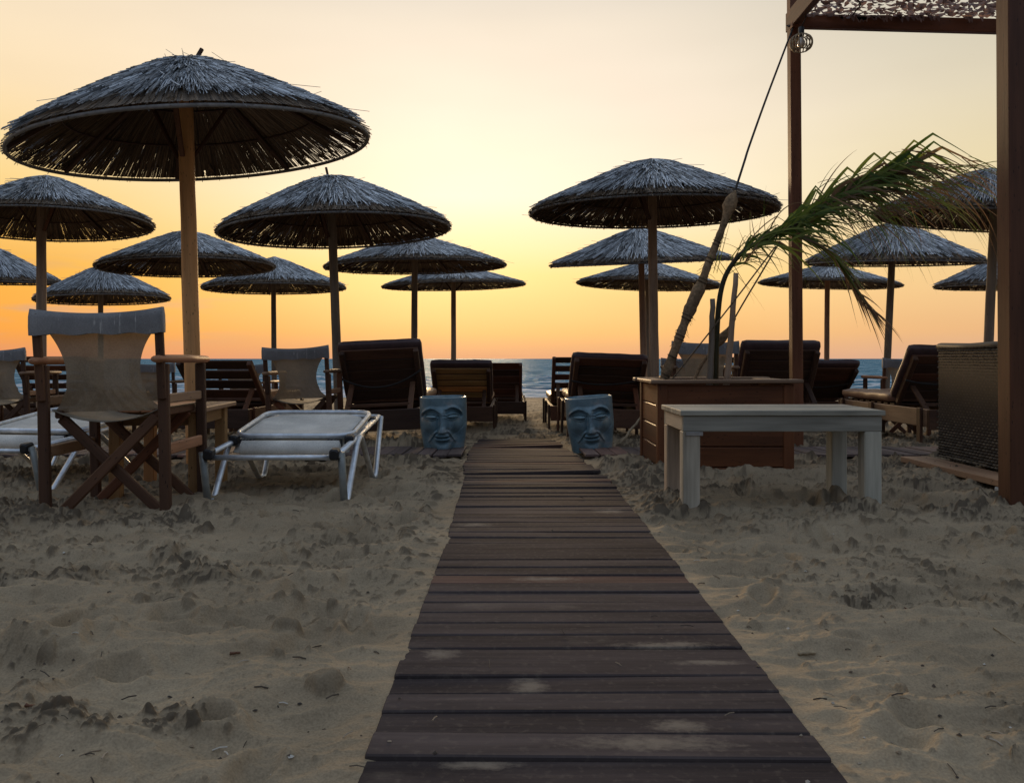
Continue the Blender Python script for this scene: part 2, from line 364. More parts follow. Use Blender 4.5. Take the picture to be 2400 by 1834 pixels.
def sand_height(x, y):
    base = np.interp(y, [-50, 5.0, 6.8, 9.0, 12, 16, 28, 34, 80], [0, 0, -.05, -.16, -.24, -.30, -.62, -.95, -2.5])
    wx = x+.25*(vnoise(x*1.3, y*1.3, 5)-.5); wy = y+.22*(vnoise(x*1.1+7, y*1.1, 6)-.5)
    h = .035*(fbm(x*.8, y*.8, 2, 1)-.5)
    rp = fbm(wx*3.0, wy*6.5, 2, 11); h += .034*sstep(.25, .75, rp)-.017
    rp2 = fbm(wx*6.5, wy*11, 2, 17); h += .024*(1-np.abs(2*rp2-1))-.012
    h += .012*(1-np.abs(2*fbm(wx*13, wy*22, 2, 19)-1))
    h += .012*(fbm(x*24, y*28, 4, 21, .6)-.5)
    # kicked-up clods in drifts
    mask = sstep(.46, .64, fbm(x*1.9+3, y*2.6, 4, 31))
    mask = np.maximum(np.maximum(mask, .30*sstep(1.9, 2.6, y)), .8*sstep(3.4, 4.8, y))
    drift = sstep(.40, .60, fbm(x*3.1+9, y*4.2, 3, 33))
    m2 = np.clip(mask*(.35+.9*drift), 0, 1)
    d1 = domes(x, y, .036, 101, .006, .019, .03+.62*m2); d2 = domes(x, y, .019, 111, .003, .0095, .05+.70*m2); d3 = domes(x, y, .085, 121, .012, .038, .02+.34*m2*sstep(1.9, 3.4, y))
    d4 = domes(x, y, .011, 131, .002, .005, .04+.6*m2)
    rough = m2*(.022*fbm(x*30, y*34, 4, 41, .6)+.014*sstep(.48, .62, vnoise(x*19, y*24, 47)))
    clod = 1.25*np.maximum(np.maximum(d1, d2), np.maximum(.75*d3, d4))
    h += clod+rough
    # foot dents
    rng = np.random.RandomState(5)
    for _ in range(420):
        fx = rng.uniform(-4, 4); fy = rng.uniform(1.2, 7.5); a = rng.uniform(-.6, .6); L = rng.uniform(.05, .12); W = rng.uniform(.026, .050); dp = rng.uniform(.014, .036)
        dp *= float(np.interp(fy, [1.5, 2.6], [.5, 1.0]))
        sel = (np.abs(x-fx) < .35) & (np.abs(y-fy) < .35)
        if not sel.any(): continue
        u = (x[sel]-fx)*math.cos(a)+(y[sel]-fy)*math.sin(a); v = -(x[sel]-fx)*math.sin(a)+(y[sel]-fy)*math.cos(a)
        q = (u/W)**2+(v/L)**2
        h[sel] += -dp*np.exp(-(q*.9)**2)+dp*.5*np.exp(-(np.sqrt(q)-1.45)**2*5)
    # one deep burrow near the front left, a churned pit front right
    for fx, fy, r_, dp in ((X(500, 1.52), 1.525, .028, .06), (X(2130, 1.43), 1.45, .04, .035), (X(2200, 1.43), 1.52, .035, .03), (X(15, 1.75), 1.78, .10, .03)):
        q = ((x-fx)**2+(y-fy)**2)/r_**2
        h += -dp*np.exp(-q*1.1)+dp*.35*np.exp(-(np.sqrt(q)-1.6)**2*3)
    # soil heaps pushed up round the lounger feet, the pots and the planter
    for fx, fy, rx, ry, dp in ((-.86, 6.55, .14, .14, .07), (-1.05, 6.6, .25, .12, .05), (-2.35, 6.5, .16, .14, .05), (-2.0, 6.6, .3, .14, .04),
                               (.66, 5.35, .20, .35, .05), (1.2, 4.62, .55, .16, .045), (.6, 6.2, .25, .15, .02), (-.5, 6.45, .25, .10, .02), (.9, 7.2, .4, .1, .08), (.77, 3.61, .06, .05, .022), (1.55, 3.60, .07, .05, .02), (.78, 4.0, .06, .05, .02), (1.54, 4.0, .06, .05, .02), (-2.01, 3.6, .06, .05, .02), (-1.5, 3.6, .06, .05, .018), (-1.1, 4.2, .5, .4, -.02)):
        q = ((x-fx)/rx)**2+((y-fy)/ry)**2
        h += dp*np.exp(-q)*(.35+1.3*fbm(x*14, y*14, 3, 61))
        if dp > .035 and fy > 6.3: m2 = np.maximum(m2, 1.3*np.exp(-q*.6)*(fbm(x*14, y*14, 3, 61) > .42))
    # boardwalk bed: sand lies level with the boards along the edge and a little lower under them
    wl_, wr_ = walk_left(y), walk_right(y)
    inside = sstep(-.01, .035, np.minimum(x-wl_, wr_-x))*sstep(WALK_END+.05, WALK_END-.05, y)
    near = np.exp(-(np.maximum(np.maximum(wl_-x, x-wr_), 0)/.10)**2)*(y < WALK_END+.1)
    h = h*(1-.75*near)+.012*near
    bed = .007+.010*(fbm(x*2.2, y*2.2, 3, 71)-.5)
    # blown drifts lying over the boards
    pass
    pass
    pass
    h = h*(1-inside)+bed*inside
    # beds of the side paths
    side = sstep(5.62, 5.70, y)*sstep(6.42, 6.30, y)*np.where(x < 0, sstep(-.32, -.42, x), sstep(.44, .54, x))
    h = h*(1-.9*side)-.012*side+.045*side*(fbm(x*2.6, y*3.6, 3, 81)-.50)
    fade = sstep(24, 12, y)
    clodmask = np.clip(clod/.006, 0, 1)*(.35+.65*m2)*(1-inside)+.35*m2*(1-inside)
    return base+h*(.15+.85*fade), clodmask
def make_sand():
    ys = np.concatenate([np.linspace(-8, .9, 22), 1/np.linspace(1/1.0, 1/9.5, 720), np.linspace(9.7, 40, 120)])
    u = np.concatenate([-np.geomspace(60, 1.06, 26), np.linspace(-1, 1, 900), np.geomspace(1.06, 60, 26)])
    half = .68*np.maximum(ys, 0)+.35
    Xg = u[None, :]*half[:, None]; Yg = np.repeat(ys[:, None], len(u), 1)
    big = np.abs(u) > 1.0
    Xg[:, big] = np.sign(u[big])[None, :]*(half[:, None]+(np.abs(u[big])-1)[None, :]*1.5)
    x = Xg.ravel(); y = Yg.ravel()
    z, cm_ = sand_height(x, y)
    n, k = Xg.shape
    idx = np.arange(n*k).reshape(n, k)
    q = np.stack([idx[:-1, :-1], idx[:-1, 1:], idx[1:, 1:], idx[1:, :-1]], -1).reshape(-1, 4)
    me = bpy.data.meshes.new('sand'); me.vertices.add(n*k); me.vertices.foreach_set('co', np.stack([x, y, z], 1).astype(np.float32).ravel())
    me.loops.add(q.size); me.loops.foreach_set('vertex_index', q.astype(np.int32).ravel())
    me.polygons.add(len(q)); me.polygons.foreach_set('loop_start', np.arange(0, q.size, 4, dtype=np.int32)); me.polygons.foreach_set('loop_total', np.full(len(q), 4, dtype=np.int32))
    me.update(); me.validate()
    me.polygons.foreach_set('use_smooth', np.ones(len(q), dtype=bool))
    a = me.attributes.new('clod', 'FLOAT', 'POINT'); a.data.foreach_set('value', cm_.astype(np.float32))
    m, t, b = mat('sand'); geo = nd(t, 'ShaderNodeNewGeometry'); p = geo.outputs['Position']
    n1 = noise(t, p, 2.2, 5); n2 = noise(t, p, 220, 3); n3 = noise(t, p, 45, 4, None, .7)
    c = ramp(t, n1, [(.3, (.24, .182, .116)), (.7, (.36, .282, .185))])
    c = mixc(t, .6, c, ramp(t, n2, [(.25, (.6, .6, .6)), (.75, (1.35, 1.35, 1.35))]), 'MULTIPLY')
    c = mixc(t, ramp(t, n3, [(.60, (0, 0, 0)), (.75, (.55, .55, .55))]), c, (.12, .09, .06))
    cl = attr(t, 'clod').outputs['Fac']
    c = mixc(t, ramp(t, cl, [(.1, (0, 0, 0)), (.9, (.9, .9, .9))]), c, (.085, .065, .045))      # damp sand turned up from below
    sy = nd(t, 'ShaderNodeSeparateXYZ'); t.links.new(p, sy.inputs[0])
    wet = nd(t, 'ShaderNodeMapRange'); wet.inputs[1].default_value = -.60; wet.inputs[2].default_value = -.50; wet.inputs[3].default_value = 1; wet.inputs[4].default_value = 0
    t.links.new(sy.outputs[2], wet.inputs[0]); c = mixc(t, wet.outputs[0], c, (.12, .10, .085))
    t.links.new(c, b.inputs['Base Color']); b.inputs['Roughness'].default_value = .95; b.inputs['Specular IOR Level'].default_value = .12
    bump(t, b, n2, .35, .003)
    me.materials.append(m); o = link('sand', me); tag(o, kind='structure')
make_sand()

# ================================================================== SEA
def make_sea():
    ys = np.concatenate([np.linspace(24.5, 60, 170), np.geomspace(60.5, 6000, 150)])
    u = np.concatenate([-np.geomspace(8, .72, 16), np.linspace(-.7, .7, 420), np.geomspace(.72, 8, 16)])
    Xg = u[None, :]*ys[:, None]; Yg = np.repeat(ys[:, None], len(u), 1); x = Xg.ravel(); y = Yg.ravel()
    amp = sstep(25.5, 36, y)*sstep(500, 120, y)
    z = -.60+amp*(.26*(fbm(x*.22, y*.55, 3, 91)-.5)+.16*(fbm(x*.9, y*1.8, 3, 93)-.5))
    # low breaker lines rolling in
    for yy, hh, wd, sd_ in ((29.5, .10, .5, 1), (34.5, .14, .8, 2), (42, .13, 1.0, 3), (52, .12, 1.4, 4)):
        off = y-(yy+3.0*(vnoise(x*.12, x*0+sd_, 95)-.5)); z += hh*np.exp(-(off/wd)**2)*sstep(.3, .6, vnoise(x*.2+sd_*9, x*0+.5, 97))
    n, k = Xg.shape; idx = np.arange(n*k).reshape(n, k)
    q = np.stack([idx[:-1, :-1], idx[:-1, 1:], idx[1:, 1:], idx[1:, :-1]], -1).reshape(-1, 4)
    me = bpy.data.meshes.new('sea'); me.from_pydata(np.stack([x, y, z], 1).tolist(), [], q.tolist())
    me.polygons.foreach_set('use_smooth', [True]*len(q))
    m, t, b = mat('sea'); geo = nd(t, 'ShaderNodeNewGeometry'); p = geo.outputs['Position']
    n1 = noise(t, p, 1, 5, (.55, 1.9, 1), .65); n2 = noise(t, p, 1, 3, (.05, .16, 1))
    foam = noise(t, p, 1, 6, (.35, 1.5, 1), .7)
    c = ramp(t, n1, [(.38, (.028, .095, .155)), (.52, (.075, .20, .28)), (.62, (.34, .46, .53))])
    sy = nd(t, 'ShaderNodeSeparateXYZ'); t.links.new(p, sy.inputs[0])
    sh = nd(t, 'ShaderNodeMapRange'); sh.inputs[1].default_value = 25; sh.inputs[2].default_value = 75; sh.inputs[3].default_value = .10; sh.inputs[4].default_value = -.06
    t.links.new(sy.outputs[1], sh.inputs[0])
    ads = nd(t, 'ShaderNodeMath', operation='ADD'); t.links.new(foam, ads.inputs[0]); t.links.new(sh.outputs[0], ads.inputs[1])
    fm = ramp(t, ads.outputs[0], [(.565, (0, 0, 0)), (.63, (.9, .9, .9))])
    c = mixc(t, fm, c, (.70, .66, .66))
    out = t.nodes['Material Output']; df = nd(t, 'ShaderNodeBsdfDiffuse'); gl = nd(t, 'ShaderNodeBsdfGlossy'); t.links.new(c, df.inputs[0])
    gl.inputs['Roughness'].default_value = .25; gl.inputs[0].default_value = (.8, .9, 1, 1)
    bn = nd(t, 'ShaderNodeBump'); bn.inputs['Strength'].default_value = 1.0; bn.inputs['Distance'].default_value = .35; t.links.new(n1, bn.inputs['Height'])
    t.links.new(bn.outputs[0], gl.inputs['Normal'])
    mx = nd(t, 'ShaderNodeMixShader'); mx.inputs[0].default_value = .025; t.links.new(df.outputs[0], mx.inputs[1]); t.links.new(gl.outputs[0], mx.inputs[2]); t.links.new(mx.outputs[0], out.inputs[0])
    me.materials.append(m); tag(link('sea', me), kind='structure')
make_sea()

# ================================================================== BOARDWALK
def make_walk():
    mb = MB(3); rn = random.Random(8); y = .75
    while y < WALK_END:
        w = .083+rn.uniform(-.004, .004)+(0 if y < 4 else -.012*rn.random())
        jl = rn.uniform(-.003, .003)+(rn.uniform(-.012, .012) if y > 4.4 else 0); jr = rn.uniform(-.003, .003)+(rn.uniform(-.02, .012) if y > 4.2 else 0)
        x0 = float(walk_left(y))+jl; x1 = float(walk_right(y))+jr; sk = rn.uniform(-.006, .006)*(1 if y < 4.5 else 2.4)
        zb = .010+gz(y)+rn.uniform(-.003, .003)+(rn.uniform(0, .008) if y > 4 else 0)
        tone = rn.random()*.7
        if rn.random() < .13: tone = .95
        mb.bar((x0, y+w/2-sk, zb+rn.uniform(-.003, .003)), (x1, y+w/2+sk, zb+rn.uniform(-.003, .004)+(rn.uniform(0, .02) if (y > 4.4 and rn.random() < .25) else 0)), w, .02, ch=.003, tone=tone)
        y += w+rn.uniform(.004, .008)
    tag(mb.build('boardwalk', M['board_wood']), kind='structure')
    for nm, xa, xb, sd_ in (('side_path', -6.5, -.36, 4), ('side_path', .50, 6.5, 5)):
        mb = MB(sd_); rn = random.Random(sd_); x = xa
        while x < xb:
            w = .096+rn.uniform(-.004, .004); z = .052+gz(6.0)+rn.uniform(-.004, .004)
            y0 = 5.66+rn.uniform(-.015, .015)
            mb.bar((x+w/2, y0, z-.006), (x+w/2, y0+.66, z-.022), w, .018, ch=.003); x += w+rn.uniform(.004, .010)
        tag(mb.build(nm, M['path_wood']), kind='structure')
make_walk()

# ================================================================== THATCHED UMBRELLAS
RC, RISE = 1.15, .50
def prof(r, p): return RISE*(1-(r/RC)**p)
def thatch(seed, n, p, rr, gaps, fringe):
    mb = MB(seed); rn = random.Random(seed)
    def pt(r, a, off):
        sl = -RISE*p*(max(r, .02)/RC)**(p-1)/RC
        nrm = Vector((-sl*math.cos(a), -sl*math.sin(a), 1)).normalized()
        return Vector((r*math.cos(a), r*math.sin(a), prof(min(r, RC*1.06), p)))+nrm*off
    def reed(r0, r1, a0, a1, o0, o1, rad, tone, seg=3):
        pts = []; rs = []
        for i in range(seg+1):
            k = i/seg; pts.append(pt(r0+(r1-r0)*k, a0+(a1-a0)*k, o0+(o1-o0)*k+(rn.uniform(-.003, .003) if 0 < i < seg else 0))); rs.append(rad*(1-.25*k))
        mb.tube(pts, rs, 3, tone, caps=False)
    # inner mat: close radial strips, some of them broken short near the rim
    N = 640
    short = [0]*N; i = 0
    while i < N:
        if rn.random() < gaps*(.15+2.2*max(0, math.sin(i/N*2*math.pi*2.0+seed))**2):
            L = rn.choice((1, 1, 1, 2, 2, 3)); d = rn.uniform(.02, .16)
            for j in range(L): short[(i+j) % N] = d*rn.uniform(.5, 1.1)
            i += L
        i += 1
    for i in range(N):
        a = 2*math.pi*i/N; da = 2*math.pi/N*.5*(1.04 if rn.random() > gaps*.2 else .6)
        r1 = RC*1.0-short[i]; vs = []
        K = 5
        for k in range(K+1):
            r = .02+(r1-.02)*k/K; o = rn.uniform(-.003, .003)
            for sgn in (-1, 1): vs.append(pt(r, a+sgn*da, o-.004))
        gs = [(v.length, a*9, 0) for v in vs]
        mb.add(vs, [(2*k, 2*k+1, 2*k+3, 2*k+2) for k in range(K)], gs, rn.uniform(.1, .5))
    # underside reeds
    for i in range(int(n*.28)):
        a = rn.uniform(0, 2*math.pi); r0 = rn.uniform(.08, .6); r1 = min(r0+rn.uniform(.3, .6), RC*.985)
        ia = int(a/(2*math.pi)*N) % N
        r1 = min(r1, RC-short[ia])
        if r1-r0 < .1: continue
        reed(r0, r1, a, a+rn.uniform(-.02, .02), -.008, -.012, rr*.8, rn.uniform(.1, .7), 2)
    n_inner = len(mb.f)
    # overlapping top courses, from the rim up to the crown
    courses = [(.70, .36), (.52, .36), (.36, .34), (.22, .30), (.10, .28), (.0, .26)]
    for ci, (r0, L) in enumerate(courses):
        cnt = int(n*.22*(r0+L*.8))+80
        for j in range(cnt):
            a = rn.uniform(0, 2*math.pi); s0 = max(.01, r0+rn.uniform(-.06, .06)); s1 = s0+L*rn.uniform(.8, 1.15)
            ia = int(a/(2*math.pi)*N) % N
            lim = RC*(1+rn.uniform(-.02, .025)-(.035 if fringe < .1 else 0))
            if ci < 2: lim -= max(short[ia], short[(ia+1) % N]*.8, short[ia-1]*.8)
            s1 = min(s1, lim)
            dev = rn.gauss(0, .045) if rn.random() < .85 else rn.gauss(0, .14)
            reed(s0, s1, a, a+dev*min(1, .3/max(s0, .12)), .004+.006*rn.random(), .012+.026*rn.random(), rr*rn.uniform(.65, 1.25), min(1, max(0, rn.gauss(.52, .36))), 3)
    n_top = len(mb.f)
    # ragged lip
    for j in range(int(n*fringe)):
        a = rn.uniform(0, 2*math.pi); s0 = RC*rn.uniform(.86, .95); s1 = RC*(1+rn.uniform(-.012, .018))
        reed(s0, s1, a, a+rn.gauss(0, .02), rn.uniform(-.030, .01), rn.uniform(-.038, .012), rr*rn.uniform(.7, 1.2), rn.uniform(0, .7), 1)
    n_lip = len(mb.f)
    # stray straws standing off
    for j in range(46):
        a = rn.uniform(0, 2*math.pi); s0 = RC*rn.uniform(.1, .97); reed(s0, s0+rn.uniform(.08, .2), a, a+rn.gauss(0, .25), .01, rn.uniform(.03, .09), rr*.55, rn.uniform(.1, .8), 2)
    for j in range(30):                                   # thin fibres dangling under the rim
        a = rn.uniform(0, 2*math.pi); q = pt(RC*.99, a, 0); d = Vector((rn.gauss(0, .02), rn.gauss(0, .02), -rn.uniform(.015, .05)))
        mb.tube([q, q+d*.6+Vector((rn.gauss(0, .01), 0, 0)), q+d], .0011, 3, .4, caps=False)
    me = mb.mesh('thatch_canopy', M['reed']); me.materials.append(M['reed_inner_shaded'])
    me.polygons.foreach_set('material_index', [1 if i < n_inner or n_top <= i < n_lip else 0 for i in range(len(me.polygons))]); return me  # underside and lip reeds take the colour with shade painted in
TH = {  # seed, reeds, profile exponent, reed radius, gaps, lip
'front': thatch(1, 8500, 1.20, .0036, .06, .04), 'round': thatch(2, 6400, 1.20, .0044, .035, .22), 'full': thatch(3, 6400, 1.14, .0046, .006, .36),
      'cone': thatch(4, 5600, 1.0, .0050, .004, .30), 'gappy': thatch(5, 5600, 1.08, .0048, .06, .22), 'far': thatch(6, 5200, 1.04, .0054, .003, .34)}
PEXP = {'front': 1.20, 'round': 1.20, 'full': 1.14, 'cone': 1.0, 'gappy': 1.08, 'far': 1.04}
def hoop_mesh():
    mb = MB(1); mb.tube([(math.cos(a)*RC*.985, math.sin(a)*RC*.988, -.022) for a in np.linspace(0, 2*math.pi, 72, endpoint=False)], .011, 8, .5, closed=True)
    return mb.mesh('rim_hoop', M['hoop'], True)
def wire_mesh(p):
    mb = MB(1)
    for f in (.42, .70): mb.tube([(math.cos(a)*RC*f, math.sin(a)*RC*f, prof(RC*f, p)-.022) for a in np.linspace(0, 2*math.pi, 48, endpoint=False)], .006, 6, .3, closed=True)
    return mb.mesh('batten_ring', M['dark_wood'], True)
HOOP = hoop_mesh(); WIRES = {k: wire_mesh(p) for k, p in PEXP.items()}
def rib_mesh(p):
    mb = MB(2); pts = [(r, 0, prof(r, p)-.03) for r in np.linspace(.05, RC*.97, 6)]
    for a, b in zip(pts[:-1], pts[1:]): mb.bar(a, b, .035, .022, ch=.003, tone=.4)
    return mb.mesh('rib', M['dark_wood'])
RIBS = {k: rib_mesh(p) for k, p in PEXP.items()}
def fit_rim(D, left, right, near, far, ly, ry):
    """a tilted ring at distance D whose outline has the measured extremes: centre x and height, radius, pitch, roll"""
    an = np.linspace(0, 2*np.pi, 181)
    def proj(q):
        cx_, zc_, r_, pi_, ro_ = q
        m3 = np.array(Matrix.Rotation(ro_, 3, 'Y') @ Matrix.Rotation(pi_, 3, 'X')); c = m3 @ np.stack([r_*np.cos(an), r_*np.sin(an), 0*an])
        px = CX+(c[0]+cx_)/(c[1]+D)*F; py = HOR-(c[2]+zc_-H)/(c[1]+D)*F
        il, ir = px.argmin(), px.argmax(); mx = np.abs(px-(px[il]+px[ir])/2) < (px[ir]-px[il])*.12
        return np.array([px[il], px[ir], py[il], py[ir], py[mx].min(), py[mx].max()])
    tgt = np.array([left, right, ly, ry, near, far], float); q = np.array([X((left+right)/2, D), Z((near+far)/2, D), (right-left)/2/F*D, 0., 0.])
    for _ in range(12):
        e = proj(q)-tgt; J = np.stack([(proj(q+d)-proj(q-d))/.004 for d in np.eye(5)*.002], 1)
        q = q-np.linalg.lstsq(np.vstack([J, np.diag([0, 0, 0, 12., 12.])]), np.concatenate([e, [0, 0, 0, 12*q[3], 12*q[4]]]), rcond=None)[0]
    return [float(v) for v in q]
UG = 'thatched umbrellas on the beach'
def umbrella(label, D, left, right, apex, near, far, ly, ry, var, ptop, pbot, pw, pmat='pole_grey', finial=None, spin=0, braces=2, name='beach_umbrella'):
    s = F/D; cxw, zc, rad, pit, rol = fit_rim(D, left, right, near, far, ly, ry)
    rise = Z(apex, D)-zc; g = gz(D)
    # pole: straight through the two observed points (ptop at the canopy, pbot = x, y low on the pole)
    xt = X(ptop, D); xb = X(pbot[0], D); zb = Z(pbot[1], D); lean = (xt-xb)/(zc-zb)
    base = Vector((xb+lean*(g-zb), D, g))
    root = empty(name, base); tag(root, label, 'umbrella', UG)
    topx = base.x+lean*(zc+rise*.9-g); Lp = zc+rise*.88-g
    hw = pw/2/s; mb = MB(int(D*100+left) % 997); rn = mb.rng
    pts = []; rs = []
    for i in range(15):
        k = i/14; pts.append((lean*Lp*k+rn.gauss(0, .0008), rn.gauss(0, .0008), -.12+(Lp+.12)*k)); rs.append(hw*(1.06-.12*k)*rn.uniform(.985, 1.015))
    mb.tube(pts, rs, 16); mb.build('pole', M[pmat], root, True)
    mt = Matrix.Translation(Vector((cxw-base.x, 0, zc-g))) @ Matrix.Rotation(rol, 4, 'Y') @ Matrix.Rotation(pit, 4, 'X') @ Matrix.Diagonal((rad/RC, rad/RC, rise/RISE, 1)) @ Matrix.Rotation(spin, 4, 'Z')
    for nm, me in (('thatch_canopy', TH[var]), ('rim_hoop', HOOP), ('batten_ring', WIRES[var])):
        o = link(nm, me, root); o.matrix_local = mt
    for k in range(8):
        o = link('rib', RIBS[var], root); o.matrix_local = mt @ Matrix.Rotation(k*math.pi/4+.2, 4, 'Z')
    for k in range(braces):
        a = (.35+k*2.1+spin); mb = MB(k+3); zt = zc-g
        q0 = Vector((topx-base.x, 0, zt-.02)); mb.bar(q0+Vector((math.cos(a)*hw, math.sin(a)*hw, -.06)), q0+Vector((math.cos(a)*.26, math.sin(a)*.26, rise*.55)), .03, .02)
        mb.build('brace', M['brown_wood'], root)
    if finial:
        mb = MB(9); a = Vector((lean*Lp, 0, Lp-.05)); b = P(finial[0], finial[1], D)-base; mb.bar(a, b, .022, .022, up=(0, 1, 0)); mb.build('finial', M['dark_wood'], root)
    return root
umbrella('largest thatched umbrella with a fresh yellow pole beside the front canvas chair', 5.18, 0, 868, 142, 236, 418, 332, 312, 'front', 437, (450, 800), 36, 'pole_new', (474, 114), .3, 3)
umbrella('thatched umbrella cut by the left edge, gaps along its rim, behind the largest one', 8.4, -168, 363, 412, 470, 557, 510, 535, 'gappy', 97, (97, 720), 22, 'pole_grey', None, 1.2, 3)
umbrella('thatched umbrella with a stick on top, behind the cushioned lounger with the strap', 8.17, 505, 1056, 413, 492, 580, 535, 525, 'round', 779, (789, 800), 21, 'pole_grey', (764, 392), 2.0)
umbrella('thatched umbrella whose pole hides behind the yellow pole of the largest umbrella', 10.5, 220, 645, 541, 596, 645, 622, 625, 'full', 432, (437, 760), 16, 'pole_grey', None, .7, 0)
umbrella('small thatched umbrella with a bright gap in its thatch above the front chair', 13.7, 75, 400, 622, 683, 710, 700, 700, 'gappy', 236, (236, 730), 12, 'pole_grey', None, 2.6, 0)
umbrella('thatched umbrella tip reaching in at the left edge, no pole in view', 13.6, -190, 145, 578, 654, 664, 655, 662, 'far', -22, (-22, 800), 12, 'pole_grey', None, 3.3, 0)
umbrella('small thatched umbrella with a pointed tip, pole behind the mid canvas chair', 13.2, 471, 810, 602, 657, 684, 675, 676, 'cone', 641, (642, 800), 12, 'pole_grey', None, 4.1, 0)
umbrella('thatched umbrella half hidden by the one with the stick, pole behind the strapped lounger', 10.5, 759, 1186, 553, 599, 636, 628, 623, 'full', 972, (971, 780), 15, 'pole_grey', None, 5.0, 0)
umbrella('small thatched umbrella left of the sea gap, pole ending behind the golden lounger', 13.35, 895, 1231, 619, 657, 680, 671, 664, 'far', 1063, (1063, 830), 12, 'pole_grey', None, .1, 2)
umbrella('large thatched umbrella right of the walkway, crossed by the burlap wrapped trunk', 7.63, 1242, 1830, 375, 450, 532, 497, 478, 'full', 1529, (1533, 830), 22, 'pole_grey', None, 1.6)
umbrella('thatched umbrella tilted to the left, middle of the stack of three', 10.45, 1289, 1717, 532, 610, 616, 622, 604, 'cone', 1503, (1508, 820), 15, 'pole_grey', None, 2.4, 0)
umbrella('thatched umbrella lowest of the stack of three, right of the sea gap', 13.35, 1352, 1690, 612, 652, 681, 660, 668, 'far', 1517, (1520, 820), 11, 'pole_grey', None, 3.7, 0)
umbrella('small thatched umbrella behind the brown pergola post', 13.2, 1778, 2117, 618, 653, 676, 662, 668, 'far', 1939, (1938, 780), 12, 'pole_grey', None, 4.6, 0)
umbrella('thatched umbrella behind the hanging reed leaves, narrow crown and ragged rim gap', 10.5, 1886, 2314, 521, 611, 626, 610, 605, 'gappy', 2090, (2081, 800), 16, 'pole_grey', None, 5.4, 0)
umbrella('large thatched umbrella behind the reed leaves, half hidden by the near pergola post', 7.95, 2045, 2612, 397, 478, 538, 505, 520, 'full', 2330, (2317, 780), 21, 'pole_grey', None, .9, 0)
umbrella('thatched umbrella tip at the right edge below the large leafy one', 12.3, 2188, 2560, 592, 660, 676, 673, 668, 'far', 2374, (2374, 800), 13, 'pole_grey', None, 2.9, 0)

